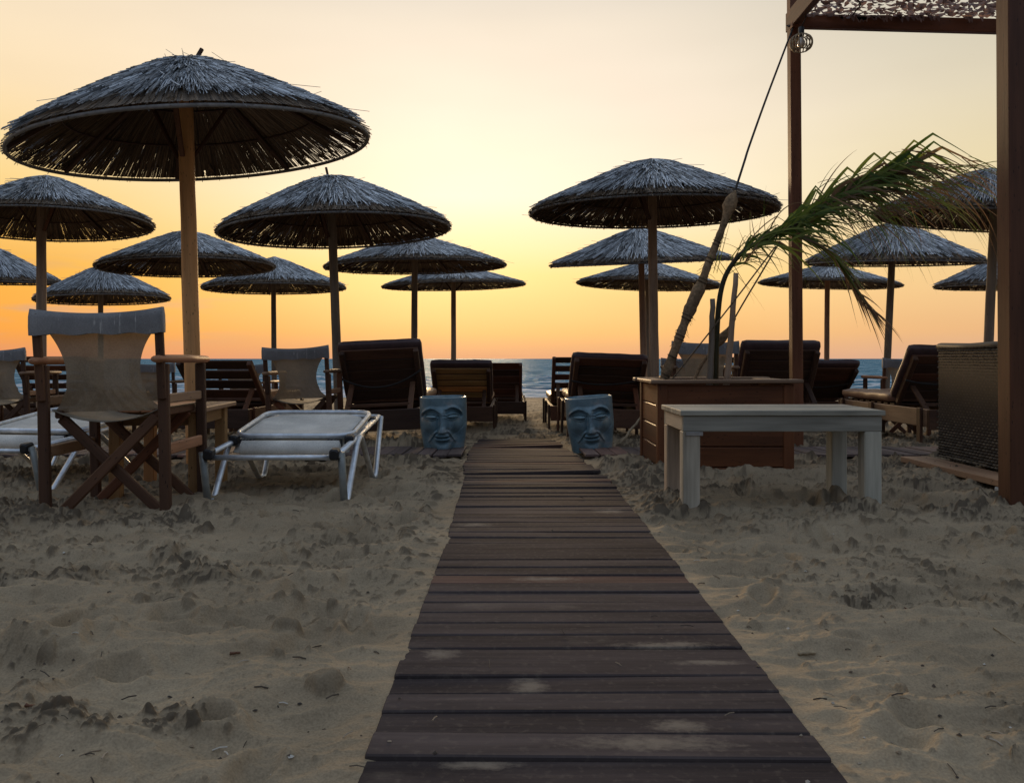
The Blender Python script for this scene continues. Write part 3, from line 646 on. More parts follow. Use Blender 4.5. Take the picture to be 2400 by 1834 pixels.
# ================================================================== WOODEN LOUNGERS
def lounger(loc, label, wood_, gap=.012, ang=52, cushion=True, seatpad=True, strap=False, top=None, over=.06, slatmat=None, rz=0, roll=0, blen=.62, nsl=5, sc=1.0, padm='cushion', width=.75):
    root = empty('sun_lounger', loc, rz, 0, roll, sc); tag(root, label, 'lounger', 'wooden loungers facing the sea')
    if top:                                                   # recline until the top edge stands as high as it does in the photo
        best = None
        for aa in range(26, 80):
            ta = R(aa); zt_ = .335+(blen+(over if cushion else 0))*math.sin(ta)+(.115*math.cos(ta) if cushion else .03*math.cos(ta)); yt_ = .68-blen*math.cos(ta)
            e_ = abs(HOR-(loc[2]+zt_-H)*F/(loc[1]+yt_)-top)
            if best is None or e_ < best[0]: best = (e_, aa)
        ang = best[1]
    W = width; m = M[wood_]; sm = M[slatmat or wood_]; hy = .68; a = R(ang)
    sd_ = int(abs(loc[0])*97+loc[1]*31) % 900
    def part(nm, p0, p1, w, h, up=(0, 0, 1), mm=m, ch=.005): return MB(sd_+len(root.children)).bar(p0, p1, w, h, up, ch).build(nm, mm, root)
    part('end_rail', (-W/2, .02, .225), (W/2, .02, .225), .04, .17)
    part('end_rail', (-W/2, 1.92, .225), (W/2, 1.92, .225), .04, .17)
    for s_ in (-1, 1):
        part('side_rail', (s_*(W/2-.02), .042, .235), (s_*(W/2-.02), 1.898, .235), .036, .15, mm=M['tan_wood'] if wood_ != 'dark_wood' else m)
        for yy in (.14, 1.1, 1.80): part('leg', (s_*(W/2+.012), yy, -.06), (s_*(W/2+.012), yy, .32), .026, .07, (0, 1, 0))
    sl = MB(sd_)
    for k in range(8): sl.bar((-W/2+.045, .78+k*.135, .318), (W/2-.045, .78+k*.135, .318), .09, .018)
    sl.build('seat_slats', sm, root)
    dirv = Vector((0, -math.cos(a), math.sin(a))); nr = Vector((0, math.sin(a), math.cos(a))); hinge = Vector((0, hy, .335))
    bw = W-.07
    sb = MB(sd_+2); step = (blen-.02)/nsl
    for k in range(nsl):
        c = hinge+dirv*(.02+step*(k+.5))+nr*.036
        sb.bar(c-Vector((bw/2-.004, 0, 0)), c+Vector((bw/2-.004, 0, 0)), step-gap, .018, nr.cross(Vector((1, 0, 0))).cross(Vector((1, 0, 0)))*-1, .004) if False else sb.bar(c-Vector((bw/2-.004, 0, 0)), c+Vector((bw/2-.004, 0, 0)), step-gap, .018, nr, .004)
    back = sb.build('backrest', sm, root)
    for s_ in (-1, 1): MB(sd_+1+s_).bar(hinge+Vector((s_*(bw/2-.022), 0, 0)), hinge+Vector((s_*(bw/2-.022), 0, 0))+dirv*blen, .045, .05, nr, .008).build('stile', m, back)
    pr = MB(sd_+3)
    for s_ in (-1, 1): pr.bar(hinge+dirv*blen*.42+Vector((s_*(bw/2-.075), 0, 0))-nr*.03, Vector((s_*(bw/2-.075), .20, .25)), .024, .045, (1, 0, 0))
    pr.bar((-bw/2+.08, .30, .335), (bw/2-.08, .30, .335), .024, .03)
    pr.build('prop', M['brown_wood'] if wood_ == 'dark_wood' else m, root)
    if cushion:
        o = soft_box('back_cushion', (W-.02, blen+over, .085), M[padm], .035, root, sd_, .004, 12)
        c = hinge+dirv*((blen+over)/2)+nr*.088
        o.matrix_local = Matrix.Translation(c) @ Matrix(((1, 0, 0), (0, dirv.y, nr.y), (0, dirv.z, nr.z))).transposed().transposed().to_4x4()
    if seatpad:
        o = soft_box('seat_cushion', (W-.04, 1.2, .09), M['cushion_tan' if padm == 'cushion' else padm], .04, root, sd_+4, .006, 12)
        o.location = (0, 1.32, .375)
    if strap:
        st = MB(4); pts = []
        for k in range(17):
            u = k/16; p = hinge+dirv*(blen*.60)+Vector(((u-.5)*(bw+.04), 0, 0))-nr*.034
            sag = strap*4*u*(1-u); pts.append(p+Vector((0, -.05*u*(1-u), -sag+(u-.3)*.05)))
        st.tube(pts, .0045, 6, .5, flat=2.2); st.build('strap', M['dark_rope'], root, True)
    return root
def gp(px, Y): return (X(px, Y), Y, gz(Y))
lounger(gp(879, 6.74), 'dark brown lounger with a strap across its back, behind the left face pot', 'dark_wood', .004, 53, True, True, .12, top=794, over=.05, roll=R(-2.6), blen=.54)
lounger(gp(1077, 9.4), 'golden slatted lounger with an overhanging pad, just left of the walkway end', 'brown_wood', .022, 50, True, True, False, top=842, slatmat='slat_gold', blen=.56, padm='cushion')
lounger(gp(1167, 11.5), 'dark lounger without back pad, nearest the sea left of the gap', 'dark_wood', .006, 54, False, True, top=851, padm='cushion')
lounger((.90, 7.5, gz(7.5)), 'dark slatted lounger behind the face pot right of the walkway', 'dark_wood', .010, 56, True, True, .05, top=826, over=.0, roll=R(2.2), blen=.55)
lounger((.82, 9.6, gz(9.6)), 'lounger with wide open slats showing the sea, behind the right face pot', 'dark_wood', .048, 62, False, True, False, top=834, nsl=5, padm='cushion_tan', blen=.66)
lounger((2.45, 7.15, gz(7.15)), 'brown padded lounger behind the pergola post', 'dark_wood', .006, 60, True, True, False, top=795, blen=.56)
lounger((3.70, 9.5, gz(9.5)), 'dark padded lounger sunk low between the post lounger and the wicker seat', 'dark_wood', .006, 44, True, True, .03, top=842)
lounger((3.86, 6.95, gz(6.95)), 'padded lounger with pale side rail beside the wicker seat', 'brown_wood', .006, 60, True, True, .06, top=806, slatmat='dark_wood', blen=.53)
lounger((X(492, 7.4), 7.3, gz(7.3)), 'bare slatted lounger between the yellow pole and the mid canvas chair', 'dark_wood', .030, 43, False, True, False, top=844, nsl=4, padm='cushion')
lounger((X(95, 8.3), 8.1, gz(8.1)), 'bare slatted lounger behind the canvas chair at the left edge', 'dark_wood', .050, 56, False, True, False, top=832, nsl=5, padm='cushion')
lounger((2.83, 9.6, gz(9.6)), 'open slatted lounger far behind the planter, right of the canvas chair', 'dark_wood', .048, 60, False, False, False, top=834, nsl=5, blen=.66)

# ================================================================== DIRECTOR CHAIRS
def canvas_back(W, zt, zb, hw, seed, cut):
    """hourglass canvas: full width at the band, waisted at the middle, full again at the seat"""
    rn = random.Random(seed); vs = []; fs = []; NU, NV = 20, 24
    for j in range(NV+1):
        v = j/NV; z = zt+(zb-zt)*v
        w = hw-(hw-cut)*math.sin(math.pi*min(1, v*.95+.02))**.8
        w += .02*max(0, v-.85)/.15
        for i in range(NU+1):
            u = -1+2*i/NU
            y = -.016+.020*(1-u*u)*math.sin(math.pi*v*.9)+.06*v**2+.004*math.sin(u*9+v*7+seed)*v+(.010*math.sin((abs(u)-v)*26) if v > .68 else 0)
            vs.append((u*w, y, z))
    for j in range(NV):
        for i in range(NU): a = j*(NU+1)+i; fs.append((a, a+1, a+NU+2, a+NU+1))
    return vs, fs
def director_chair(loc, label, rz=0, sc=1.0, roll=0, name='canvas_chair'):
    root = empty(name, loc, rz, 0, roll, sc); tag(root, label, 'chair', 'wooden canvas chairs')
    m = M['brown_wood']; sd_ = int(abs(loc[0])*53+loc[1]*71) % 900; hx = .257; dp = .46
    def part(nm, p0, p1, w, h, up=(0, 0, 1), mm=m, ch=.006): return MB(sd_+len(root.children)).bar(p0, p1, w, h, up, ch).build(nm, mm, root)
    for s_ in (-1, 1):
        part('leg', (s_*hx, 0, -.04), (s_*hx, .0, .655), .046, .032, (0, 1, 0))
        part('back_post', (s_*hx*1.0, -.018, .50), (s_*(hx+.002), -.05, .880), .034, .030, (0, 1, 0), ch=.009)
        part('leg', (s_*hx, dp, -.04), (s_*hx, dp, .655), .046, .032, (0, 1, 0))
        ar = MB(sd_+9*s_); ar.tube([(s_*hx, y, .672+dz_) for y, dz_ in ((-.085, 0), (-.07, .002), (.0, .003), (.25, .003), (dp+.06, .001), (dp+.075, 0))], [.012, .026, .030, .031, .029, .012], 12, flat=.6)
        ar.build('armrest', M['tan_wood'], root, True)
        part('rail', (s_*hx, .018, .50), (s_*hx, dp-.018, .50), .022, .042, mm=M['tan_wood'])
        part('rail', (s_*hx, .018, .28), (s_*hx, dp-.018, .28), .022, .050, mm=M['tan_wood'])
        part('seat_rail', (s_*(hx-.045), .03, .44), (s_*(hx-.045), dp+.01, .44), .032, .036)
    for yy, k in ((.045, 0), (dp-.045, 1)):
        for s_ in (-1, 1):
            part('cross_leg', (s_*(hx-.02), yy+.024*s_, -.02), (-s_*(hx-.045), yy+.024*s_, .43), .022, .046, (0, 1, 0)) if False else part('cross_leg', (s_*(hx-.02), yy+.013*s_, -.02), (-s_*(hx-.045), yy+.013*s_, .425), .046, .022, (0, 1, 0))
    st = MB(1); vs = []; fs = []
    for j in range(9):
        for i in range(13):
            u = -1+i/6; vs.append((u*(hx-.025), .02+(dp-.01)*j/8, .462-.055*(1-u*u)))
    for j in range(8):
        for i in range(12): a = j*13+i; fs.append((a, a+1, a+14, a+13))
    st.add(vs, fs, vs, .5); o = st.build('seat', M['canvas'], root, True)
    so = o.modifiers.new('thick', 'SOLIDIFY'); so.thickness = .004
    bk = MB(1); vs, fs = canvas_back(hx, .795, .45, .232, sd_, .158); bk.add(vs, fs, vs, .5); back = bk.build('backrest', M['canvas'], root, True)
    # head band: a sleeve over both posts, sagging between them
    hb = MB(1); vs = []; fs = []; NU = 24; ring = [(-.024, 0), (-.026, .3), (-.024, .7), (-.012, 1), (.010, 1), (.022, .7), (.024, .3), (.022, 0)]
    for i in range(NU+1):
        u = -1+2*i/NU; sag = .022*(1-u*u); x = u*(hx+.022)
        e = 1.0
        for y, k in ring: vs.append((x, -.047+y*e*(1 if abs(u) > .8 else .55)+.012*(1-u*u), .785+k*(.112-sag)+(.004*math.sin(u*11+sd_) if k == 0 else 0)))
    n = len(ring)
    for i in range(NU):
        for k in range(n-1): a = i*n+k; fs.append((a, a+1, a+n+1, a+n))
    fs.append(tuple(range(n-1, -1, -1))); fs.append(tuple(NU*n+k for k in range(n)))
    hb.add(vs, fs, vs, .5); hb.build('head_band', M['canvas_band'], back, True)
    return root
director_chair((-1.757, 3.60, 0), 'nearest canvas chair, full back view, before the low wooden table at left', R(1.5), 1.0, R(-1.0))
director_chair((X(704, 6.76), 6.76, gz(6.76)-.03), 'canvas chair behind the folded sunbed, left of the strapped lounger', R(0), .96, R(-2))
director_chair((X(-4, 6.9), 6.9, gz(6.9)-.04), 'canvas chair cut off by the left edge', R(0), .96, R(-1.5))
director_chair((X(1650, 6.86), 6.86, gz(6.86)), 'canvas chair behind the planter stakes', R(-1), .98)
director_chair((X(1606, 9.0), 9.0, gz(9.0)-.02), 'canvas chair mostly hidden behind the one at the planter', 0, .97)
director_chair((X(2123, 9.0), 9.0, gz(9.0)-.02), 'canvas chair peeking out left of the lounger by the wicker seat', 0, .97)
director_chair((X(362, 9.3), 9.3, gz(9.3)-.05), 'small far canvas chair seen past the front chair armrest', R(-8), .95)
director_chair((X(570, 9.3), 9.3, gz(9.3)-.06), 'far canvas chair between the bare slatted lounger and the mid chair', 0, .95)

# ================================================================== LOW TABLE, BENCH
def low_table():
    root = empty('low_table', (-1.775, 4.34, 0), R(4)); tag(root, 'low brown wooden table in front of the nearest canvas chair', 'table')
    for sx in (-1, 1):
        for sy in (-1, 1): MB(sx+3*sy+9).bar((sx*.19, sy*.23, -.04), (sx*.19, sy*.23, .415), .055, .055).build('leg', M['gold_wood'], root)
        MB(sx+30).bar((sx*.19, -.20, .385), (sx*.19, .20, .385), .022, .07).build('apron', M['gold_wood'], root)
    for sy in (-1, 1): MB(sy+40).bar((-.16, sy*.23, .385), (.16, sy*.23, .385), .022, .07).build('apron', M['gold_wood'], root)
    tp = MB(5)
    for k in range(5): tp.bar((-.205+k*.1025, -.30, .430), (-.205+k*.1025, .30, .430), .099, .024)
    tp.build('tabletop', M['tan_wood'], root)
low_table()
def bench():
    x0, x1, y0, y1 = .735, 1.590, 3.575, 4.02
    root = empty('bench', ((x0+x1)/2, (y0+y1)/2, 0)); tag(root, 'grey whitewashed wooden bench in front of the planter', 'bench')
    hx = (x1-x0)/2; hy = (y1-y0)/2; m = M['grey_wood']
    for sx in (-1, 1):
        for sy in (-1, 1):
            MB(sx+3*sy+9).bar((sx*(hx-.037), sy*(hy-.037), -.05), (sx*(hx-.037), sy*(hy-.037), .366), .074, .074, (0, 1, 0), .004).build('leg', m, root)
        MB(sx+30).bar((sx*(hx-.014), -hy+.030, .400), (sx*(hx-.014), hy-.030, .400), .028, .066, ch=.003).build('apron', m, root)
    for sy in (-1, 1): MB(sy+40).bar((-hx, sy*(hy-.014), .400), (hx, sy*(hy-.014), .400), .028, .068, ch=.003).build('apron', m, root)
    tp = MB(6)
    for k in range(4): tp.bar((-hx-.012, -hy-.010+(k+.5)*.1165, .446), (hx+.012, -hy-.010+(k+.5)*.1165, .446+.0006*k), .1155, .023, ch=.003)
    tp.build('seat', m, root)
    br = MB(7); br.bar((-hx+.012, -hy-.003, .357), (-hx+.085, -hy-.003, .357), .004, .016, ch=.001); br.build('bracket', M['steel'], root)
bench()

# ================================================================== FOLDED ALUMINIUM SUNBEDS
def round_rect(x0, x1, y0, y1, z0, z1, r=.06, n=6):
    pts = []
    for cx_, cy_, a0 in ((x1-r, y1-r, 0), (x0+r, y1-r, 90), (x0+r, y0+r, 180), (x1-r, y0+r, 270)):
        for k in range(n+1):
            a = R(a0+90*k/n); x = cx_+r*math.cos(a); y = cy_+r*math.sin(a); pts.append(Vector((x, y, z0+(z1-z0)*(y-y0)/(y1-y0))))
    return pts
def bend(pts, r=.05, n=5):
    out = [Vector(pts[0])]
    for a, b, c in zip(pts[:-2], pts[1:-1], pts[2:]):
        a, b, c = Vector(a), Vector(b), Vector(c); d0 = (a-b).normalized(); d1 = (c-b).normalized(); rr = min(r, (a-b).length*.45, (c-b).length*.45)
        p0 = b+d0*rr; p1 = b+d1*rr
        for k in range(n+1): u = k/n; out.append(p0*(1-u)**2+b*2*u*(1-u)+p1*u*u)
    out.append(Vector(pts[-1])); return out
def sunbed(loc, label, rz=0):
    root = empty('folding_sunbed', loc, rz); tag(root, label, 'sunbed', 'folded aluminium sunbeds'); W = .30
    al = M['alu']; r = .0125
    # lower bed: side rails, cross bars, sling
    for s_ in (-1, 1):
        MB(s_+2).tube([(s_*W, .0, .235), (s_*W, .45, .27), (s_*W, 1.18, .335)], r*1.35, 10, .5, flat=.75).build('side_rail', al, root, True)
    MB(5).tube([(-W-.005, .03, .225), (W+.005, .03, .225)], r, 10, .5).build('crossbar', al, root, True)
    MB(5).tube([(-W, 1.18, .335), (W, 1.18, .335)], r, 10, .5).build('crossbar', al, root, True)
    sl = MB(6); vs = []; fs = []
    for j in range(13):
        for i in range(11):
            u = -1+i/5; v = j/12; y = .34+.82*v
            z = .262+.07*v-.020*(1-u*u)-(.045*(1-v*6)**2 if v < 1/6 else 0); vs.append((u*(W-.012), y, z))
    for j in range(12):
        for i in range(10): a = j*11+i; fs.append((a, a+1, a+12, a+11))
    sl.add(vs, fs, vs, .5); o = sl.build('bed_sling', M['sling'], root, True); so = o.modifiers.new('t', 'SOLIDIFY'); so.thickness = .006
    # rolled sling edge at the near end
    MB(6).tube([(-W+.05, .335, .232), (-W+.06, .335, .232), (W-.06, .335, .232), (W-.05, .335, .232)], [.02, .042, .042, .02], 16, .5).build('sling_roll', M['sling'], root, True)
    # folded head panel lying on top
    hp = MB(7); pts = round_rect(-W+.005, W-.005, .38, .97, .292, .372, .085); hp.tube(pts, .0120, 10, .6, closed=True, flat=1.2); head = hp.build('head_frame', al, root, True)
    fp = MB(8); vs = []; fs = []
    for j in range(15):
        for i in range(15):
            u = -1+i/7; v = j/14; w = (W-.03)*(1 if v < .75 else 1-.42*((v-.75)/.25)**2.2)
            vs.append((u*w, .385+.535*v+.014*(1-abs(u)), .292+.073*v-.014*(1-u*u)*math.sin(math.pi*v)))
    for j in range(14):
        for i in range(14): a = j*15+i; fs.append((a, a+1, a+16, a+15))
    fp.add(vs, fs, vs, .5); o = fp.build('head_sling', M['sling'], head, True); so = o.modifiers.new('t', 'SOLIDIFY'); so.thickness = .006
    # legs: two trapeze loops per side
    for s_ in (-1, 1):
        x = s_*(W+.018)
        MB(9).tube([(x, .01, .25), (x, .075, .02), (x, .085, -.01)], r*1.45, 10, .5, flat=.8).build('leg', M['alu_dark'], root, True)
        MB(9).tube(bend([(x, .075, .0), (x, .145, .004), (x+s_*.003, .38, .255), (x, .50, .285), (x, .86, .012), (x, .96, .004), (x, 1.16, .335)], .05), r*1.25, 10, .5, flat=.75).build('leg', al, root, True)
        for yy, zz in ((.015, .24), (.36, .272), (1.02, .315)):
            MB(11).bar((x-s_*.03, yy-.028, zz), (x-s_*.03, yy+.028, zz+.006), .044, .05, ch=.008).build('joint', M['plastic'], root)
    for s_ in (-1, 1):
        rk = MB(12)
        for k in range(5): rk.bar((s_*(W-.05-.016*k), .345, .242), (s_*(W-.05-.016*k), .345, .280), .009, .02, (0, 1, 0), .002)
        rk.build('ratchet', M['plastic'], root)
    return root
sunbed((-1.10, 3.80, .0), 'folded aluminium sunbed with white sling, right of the nearest canvas chair')
sunbed((-2.66, 4.10, .0), 'folded aluminium sunbed cut off by the left edge behind the nearest chair', R(-9))

# ================================================================== PLANTER AND ITS PLANTS
PX0, PX1, PY0, PY1 = .832, 1.608, 4.745, 5.40
def planter():
    root = empty('planter_box', ((PX0+PX1)/2, (PY0+PY1)/2, 0)); tag(root, 'reddish brown wooden planter box behind the grey bench', 'planter')
    hx = (PX1-PX0)/2; hy = (PY1-PY0)/2; m = M['red_wood']; ph = .118
    for nm, a, b, n in (('front_panel', (-hx+.05, -hy+.018), (hx-.05, -hy+.018), 1), ('back_panel', (-hx+.05, hy-.018), (hx-.05, hy-.018), 2), ('side_panel', (-hx+.018, -hy+.05), (-hx+.018, hy-.05), 3), ('side_panel', (hx-.018, -hy+.05), (hx-.018, hy-.05), 4)):
        mb = MB(n)
        for k in range(5): mb.bar((*a, -.06+(k+.5)*ph), (*b, -.06+(k+.5)*ph), .022, ph-.005, ch=.004)
        mb.build(nm, m, root)
    for sx in (-1, 1):
        for sy in (-1, 1): MB(sx+3*sy+20).bar((sx*(hx-.028), sy*(hy-.028), -.08), (sx*(hx-.028), sy*(hy-.028), .535), .06, .06, (0, 1, 0)).build('corner_post', m, root)
    rim = MB(8)
    for sy in (-1, 1): rim.bar((-hx-.045, sy*(hy-.02), .547), (hx+.045, sy*(hy-.02), .547+.004), .11, .022, ch=.006)
    for sx in (-1, 1): rim.bar((sx*(hx-.02), -hy+.036, .546), (sx*(hx-.02), hy-.036, .546), .11, .020, ch=.006)
    rim.build('rim', M['tan_wood'], root)
    so = MB(9); vs = []; fs = []; rn = random.Random(2)
    for j in range(13):
        for i in range(13): vs.append((-hx+.03+(2*hx-.06)*i/12, -hy+.03+(2*hy-.06)*j/12, .47+rn.uniform(-.015, .02)))
    for j in range(12):
        for i in range(12): a = j*13+i; fs.append((a, a+1, a+14, a+13))
    so.add(vs, fs, vs, .5); so.build('soil', M['soil'], root, True)
planter()
PY = 5.06
def resample(pts, n):
    pts = [Vector(p) for p in pts]; out = []
    L = [0]
    for a, b in zip(pts[:-1], pts[1:]): L.append(L[-1]+(b-a).length)
    for k in range(n):
        d = L[-1]*k/(n-1); i = max(j for j in range(len(L)) if L[j] <= d+1e-9); i = min(i, len(pts)-2)
        u = (d-L[i])/(L[i+1]-L[i])
        p0 = pts[max(i-1, 0)]; p1 = pts[i]; p2 = pts[i+1]; p3 = pts[min(i+2, len(pts)-1)]
        out.append(.5*((2*p1)+(p2-p0)*u+(2*p0-5*p1+4*p2-p3)*u*u+(3*p1-p0-3*p2+p3)*u**3))
    return out
def trunk():
    pts = [P(x, y, PY) for x, y in ((1547, 915), (1557, 887), (1586, 808), (1606, 753), (1626, 704), (1645, 662), (1660, 618), (1681, 566), (1698, 520), (1712, 476), (1724, 446))]
    pts = resample(pts, 60); rn = random.Random(4); rs = []
    for i, p in enumerate(pts):
        k = i/59; r = .030-.010*k; r += .016*math.exp(-((k-.50)/.035)**2)+.013*math.exp(-((k-.42)/.05)**2)+.022*math.exp(-((k-.93)/.045)**2)
        if k > .96: r *= max(.2, (1-k)/.04)
        rs.append(r*rn.uniform(.9, 1.1))
    mb = MB(4); mb.tube(pts, rs, 14)
    root = empty('wrapped_trunk', (pts[0].x, pts[0].y, pts[0].z)); tag(root, 'slanting burlap wrapped trunk standing in the planter', 'trunk')
    o = mb.build('stem', M['burlap'], root, True); o.matrix_parent_inverse = Matrix.Translation(-pts[0])
    w = MB(5)
    for i in range(150):                                    # frayed fibres of the wrapping
        p = pts[rn.randint(2, 57)]; d = Vector((rn.gauss(0, 1), rn.gauss(0, 1), rn.gauss(-.2, 1))).normalized()*rn.uniform(.03, .075)
        w.tube([p, p+d*.6, p+d+Vector((0, 0, -.012))], .0012, 3, .6, caps=False)
    for a0 in (.08, .17, .27, .36, .55, .66, .74):              # turns of twine
        for tn in range(3):
            c = a0+tn*.008; i = int(c*59); p = pts[i]; t = (pts[i+1]-pts[i]).normalized(); a = t.orthogonal().normalized(); b = t.cross(a)
            w.tube([p+(a*math.cos(q)+b*math.sin(q))*(rs[i]+.002)+t*.004*math.sin(q) for q in np.linspace(0, 6.28, 14, endpoint=False)], .003, 5, .3, closed=True)
    o = w.build('twine', M['rope'], root); o.matrix_parent_inverse = Matrix.Translation(-pts[0])
trunk()
def rope(nm, pts, r, label, m='rope'):
    tag(MB(2).tube(resample(pts, 40), r, 7).build(nm, M[m], None, True), label, 'rope')
rope('guy_rope', [P(1722, 450, PY), P(1745, 378, 5.25), P(1757, 340, 5.4), P(1800, 220, 5.85), P(1860, 62, 6.48)], .0075, 'dark guy rope from the wrapped trunk up to the pergola post top', 'dark_rope')
rope('guy_rope', [P(1574, 890, 5.0), P(1665, 776, 4.98), P(1740, 680, 4.96), P(1818, 577, 4.95)], .0045, 'thin rope slanting from the planter rim to the arching reed stem')
rope('guy_rope', [P(1722, 745, 5.12), P(1745, 705, 5.1), P(1790, 630, 5.08), P(1828, 566, 5.06)], .005, 'short rope from the dry stump up to the reed stem')
def stump():
    pts = resample([P(1625, 900, 5.12), P(1640, 862, 5.12), P(1668, 822, 5.12), P(1690, 795, 5.12), P(1708, 772, 5.12), P(1716, 758, 5.12), P(1722, 745, 5.12)], 30)
    rs = [.010+.020*math.exp(-((i/29-.68)/.13)**2) for i in range(30)]
    tag(MB(8).tube(pts, rs, 10).build('dry_stump', M['burlap'], None, True), 'short dry swollen cane between the two stakes', 'stump')
stump()
for (a, b, lab) in (((1663, 905), (1671, 700), 'straight grey stake tied beside the reed stem'), ((1703, 905), (1725, 640), 'tilted grey stake right of the reed stem')):
    mb = MB(a[0]); p0 = P(*a, PY-.05); p1 = P(*b, PY-.05); rn = random.Random(a[0])
    mb.tube([p0.lerp(p1, k/10)+Vector((rn.gauss(0, .002), 0, 0)) for k in range(11)], [.021-.0006*k for k in range(11)], 9)
    tag(mb.build('wooden_stake', M['pole_grey'], None, True), lab, 'stake', 'stakes in the planter')
M['stem'] = leaf_mat('stem', (.045, .042, .022), (.075, .07, .03))
def reed_plant():
    rn = random.Random(21)
    st = resample([P(x, y, PY) for x, y in ((1676, 910), (1678, 830), (1682, 745), (1690, 680), (1706, 635), (1735, 597), (1775, 568), (1830, 545), (1890, 512), (1962, 470), (2040, 436), (2100, 414))], 60)
    root = empty('reed_plant', tuple(st[0])); tag(root, 'tall arching green reed bent to the right by the wind, rooted in the planter', 'plant')
    inv = Matrix.Translation(-st[0])
    mb = MB(1); mb.tube(st, [.020-.014*(i/59) for i in range(60)], 9); o = mb.build('stem', M['stem'], root, True); o.matrix_parent_inverse = inv
    f2 = resample([P(x, y, PY-.02) for x, y in ((1830, 545), (1900, 562), (1960, 605), (2000, 670), (2040, 725))], 24)
    mb = MB(2); mb.tube(f2, [.008-.005*(i/23) for i in range(24)], 6); o = mb.build('side_stem', M['leaf'], root, True); o.matrix_parent_inverse = inv
    G = MB(3); Dm = MB(4)
    def leaf(mbx, p, d, L, w, grav, wind, fold=None, tone=.5, seg=12):
        pts = [p.copy()]; wd = [w*.5]; side = []
        d = d.normalized(); tw = rn.uniform(-.8, .8)
        for i in range(seg):
            k = (i+1)/seg
            d = (d+Vector((wind, rn.gauss(0, .02), -grav*(.3+k)))/seg)
            if fold and abs(k-fold) < .5/seg: d = Vector((abs(d.x)*.8+.35, d.y, -abs(d.z)*.4-rn.uniform(.15, .6)))
            d.normalize(); pts.append(pts[-1]+d*L/seg)
            wd.append(max(.0008, w*(1-k)**.7*min(1, .5+k*4)))
        for i in range(seg+1):
            t = (pts[min(i+1, seg)]-pts[max(i-1, 0)]).normalized(); s_ = t.cross(Vector((math.sin(tw+i*.08), -1, .2*math.cos(tw)))).normalized(); side.append(s_)
        mbx.strip(pts, wd, side, tone)
    for i in range(210):                                     # along the main arch
        k = rn.uniform(.36, 1)**.85; j = min(58, int(k*59)); p = st[j]; t = (st[j+1]-st[j]).normalized()
        d = t+Vector((rn.gauss(.0, .25), rn.gauss(0, .35), rn.gauss(.32, .55)))
        dry = rn.random() < (.15 if k < .75 else .35)
        leaf(Dm if dry else G, p+Vector((rn.gauss(0, .03), rn.gauss(0, .04), rn.gauss(0, .025))), d, rn.uniform(.2, .68)*(1 if k > .5 else .55), rn.choice((.007, .011, .016, .024))*rn.uniform(.8, 1.2), rn.choice((rn.uniform(.4, 1.5), rn.uniform(1.5, 4.2))), rn.uniform(.0, .7), rn.choice((None, rn.uniform(.4, .75), rn.uniform(.4, .75))), rn.random(), 14)
    for i in range(34):                                      # the broad blades that rear up and snap over
        j = rn.randint(42, 59); p = st[j]; d = Vector((.60+rn.gauss(0, .10), rn.gauss(0, .15), .52+rn.gauss(0, .16)))
        leaf(G if rn.random() < .75 else Dm, p, d, rn.uniform(.45, .85), rn.uniform(.020, .034), rn.uniform(.2, .7), .3, rn.uniform(.42, .62), rn.random(), 16)
    for i in range(170):                                     # long dry fringe hanging from the end
        j = rn.randint(38, 59); p = st[j]+Vector((rn.uniform(0, .45), rn.gauss(0, .1), rn.gauss(.06, .06))); d = Vector((.8+rn.gauss(0, .2), rn.gauss(0, .25), rn.gauss(.0, .3)))
        leaf(Dm if rn.random() < .7 else G, p, d, rn.uniform(.3, .7), rn.uniform(.004, .011), rn.uniform(1.4, 3.0), .5, None, rn.random())
    for i in range(95):                                      # drooping side frond
        k = rn.uniform(.1, 1); j = min(22, int(k*23)); p = f2[j]; t = (f2[j+1]-f2[j]).normalized()
        leaf(Dm if rn.random() < .25+.6*k else G, p, t+Vector((rn.gauss(0, .18), rn.gauss(0, .25), rn.gauss(0, .22))), rn.uniform(.18, .38), rn.uniform(.006, .014), rn.uniform(.6, 1.4), .3, None, rn.random())
    for i in range(34):                                      # wisps low on the stem
        j = rn.randint(20, 34); p = st[j]; d = Vector((rn.gauss(.1, .5), rn.gauss(0, .3), rn.gauss(.5, .5)))
        leaf(G if rn.random() < .7 else Dm, p, d, rn.uniform(.1, .35), rn.uniform(.004, .008), rn.uniform(.1, 1.2), .3, None, rn.random())
    for x0, x1 in ((1672, 1716), (1680, 1722)):
        p = P(x0, 640, PY); leaf(G, p, P(x1, 470, PY)-p, .46, .006, .1, 0, None, .8)
    o = G.build('foliage', M['leaf'], root); o.matrix_parent_inverse = inv
    o = Dm.build('dry_foliage', M['dry_leaf'], root); o['label'] = 'brown dried blades'; o.matrix_parent_inverse = inv
reed_plant()

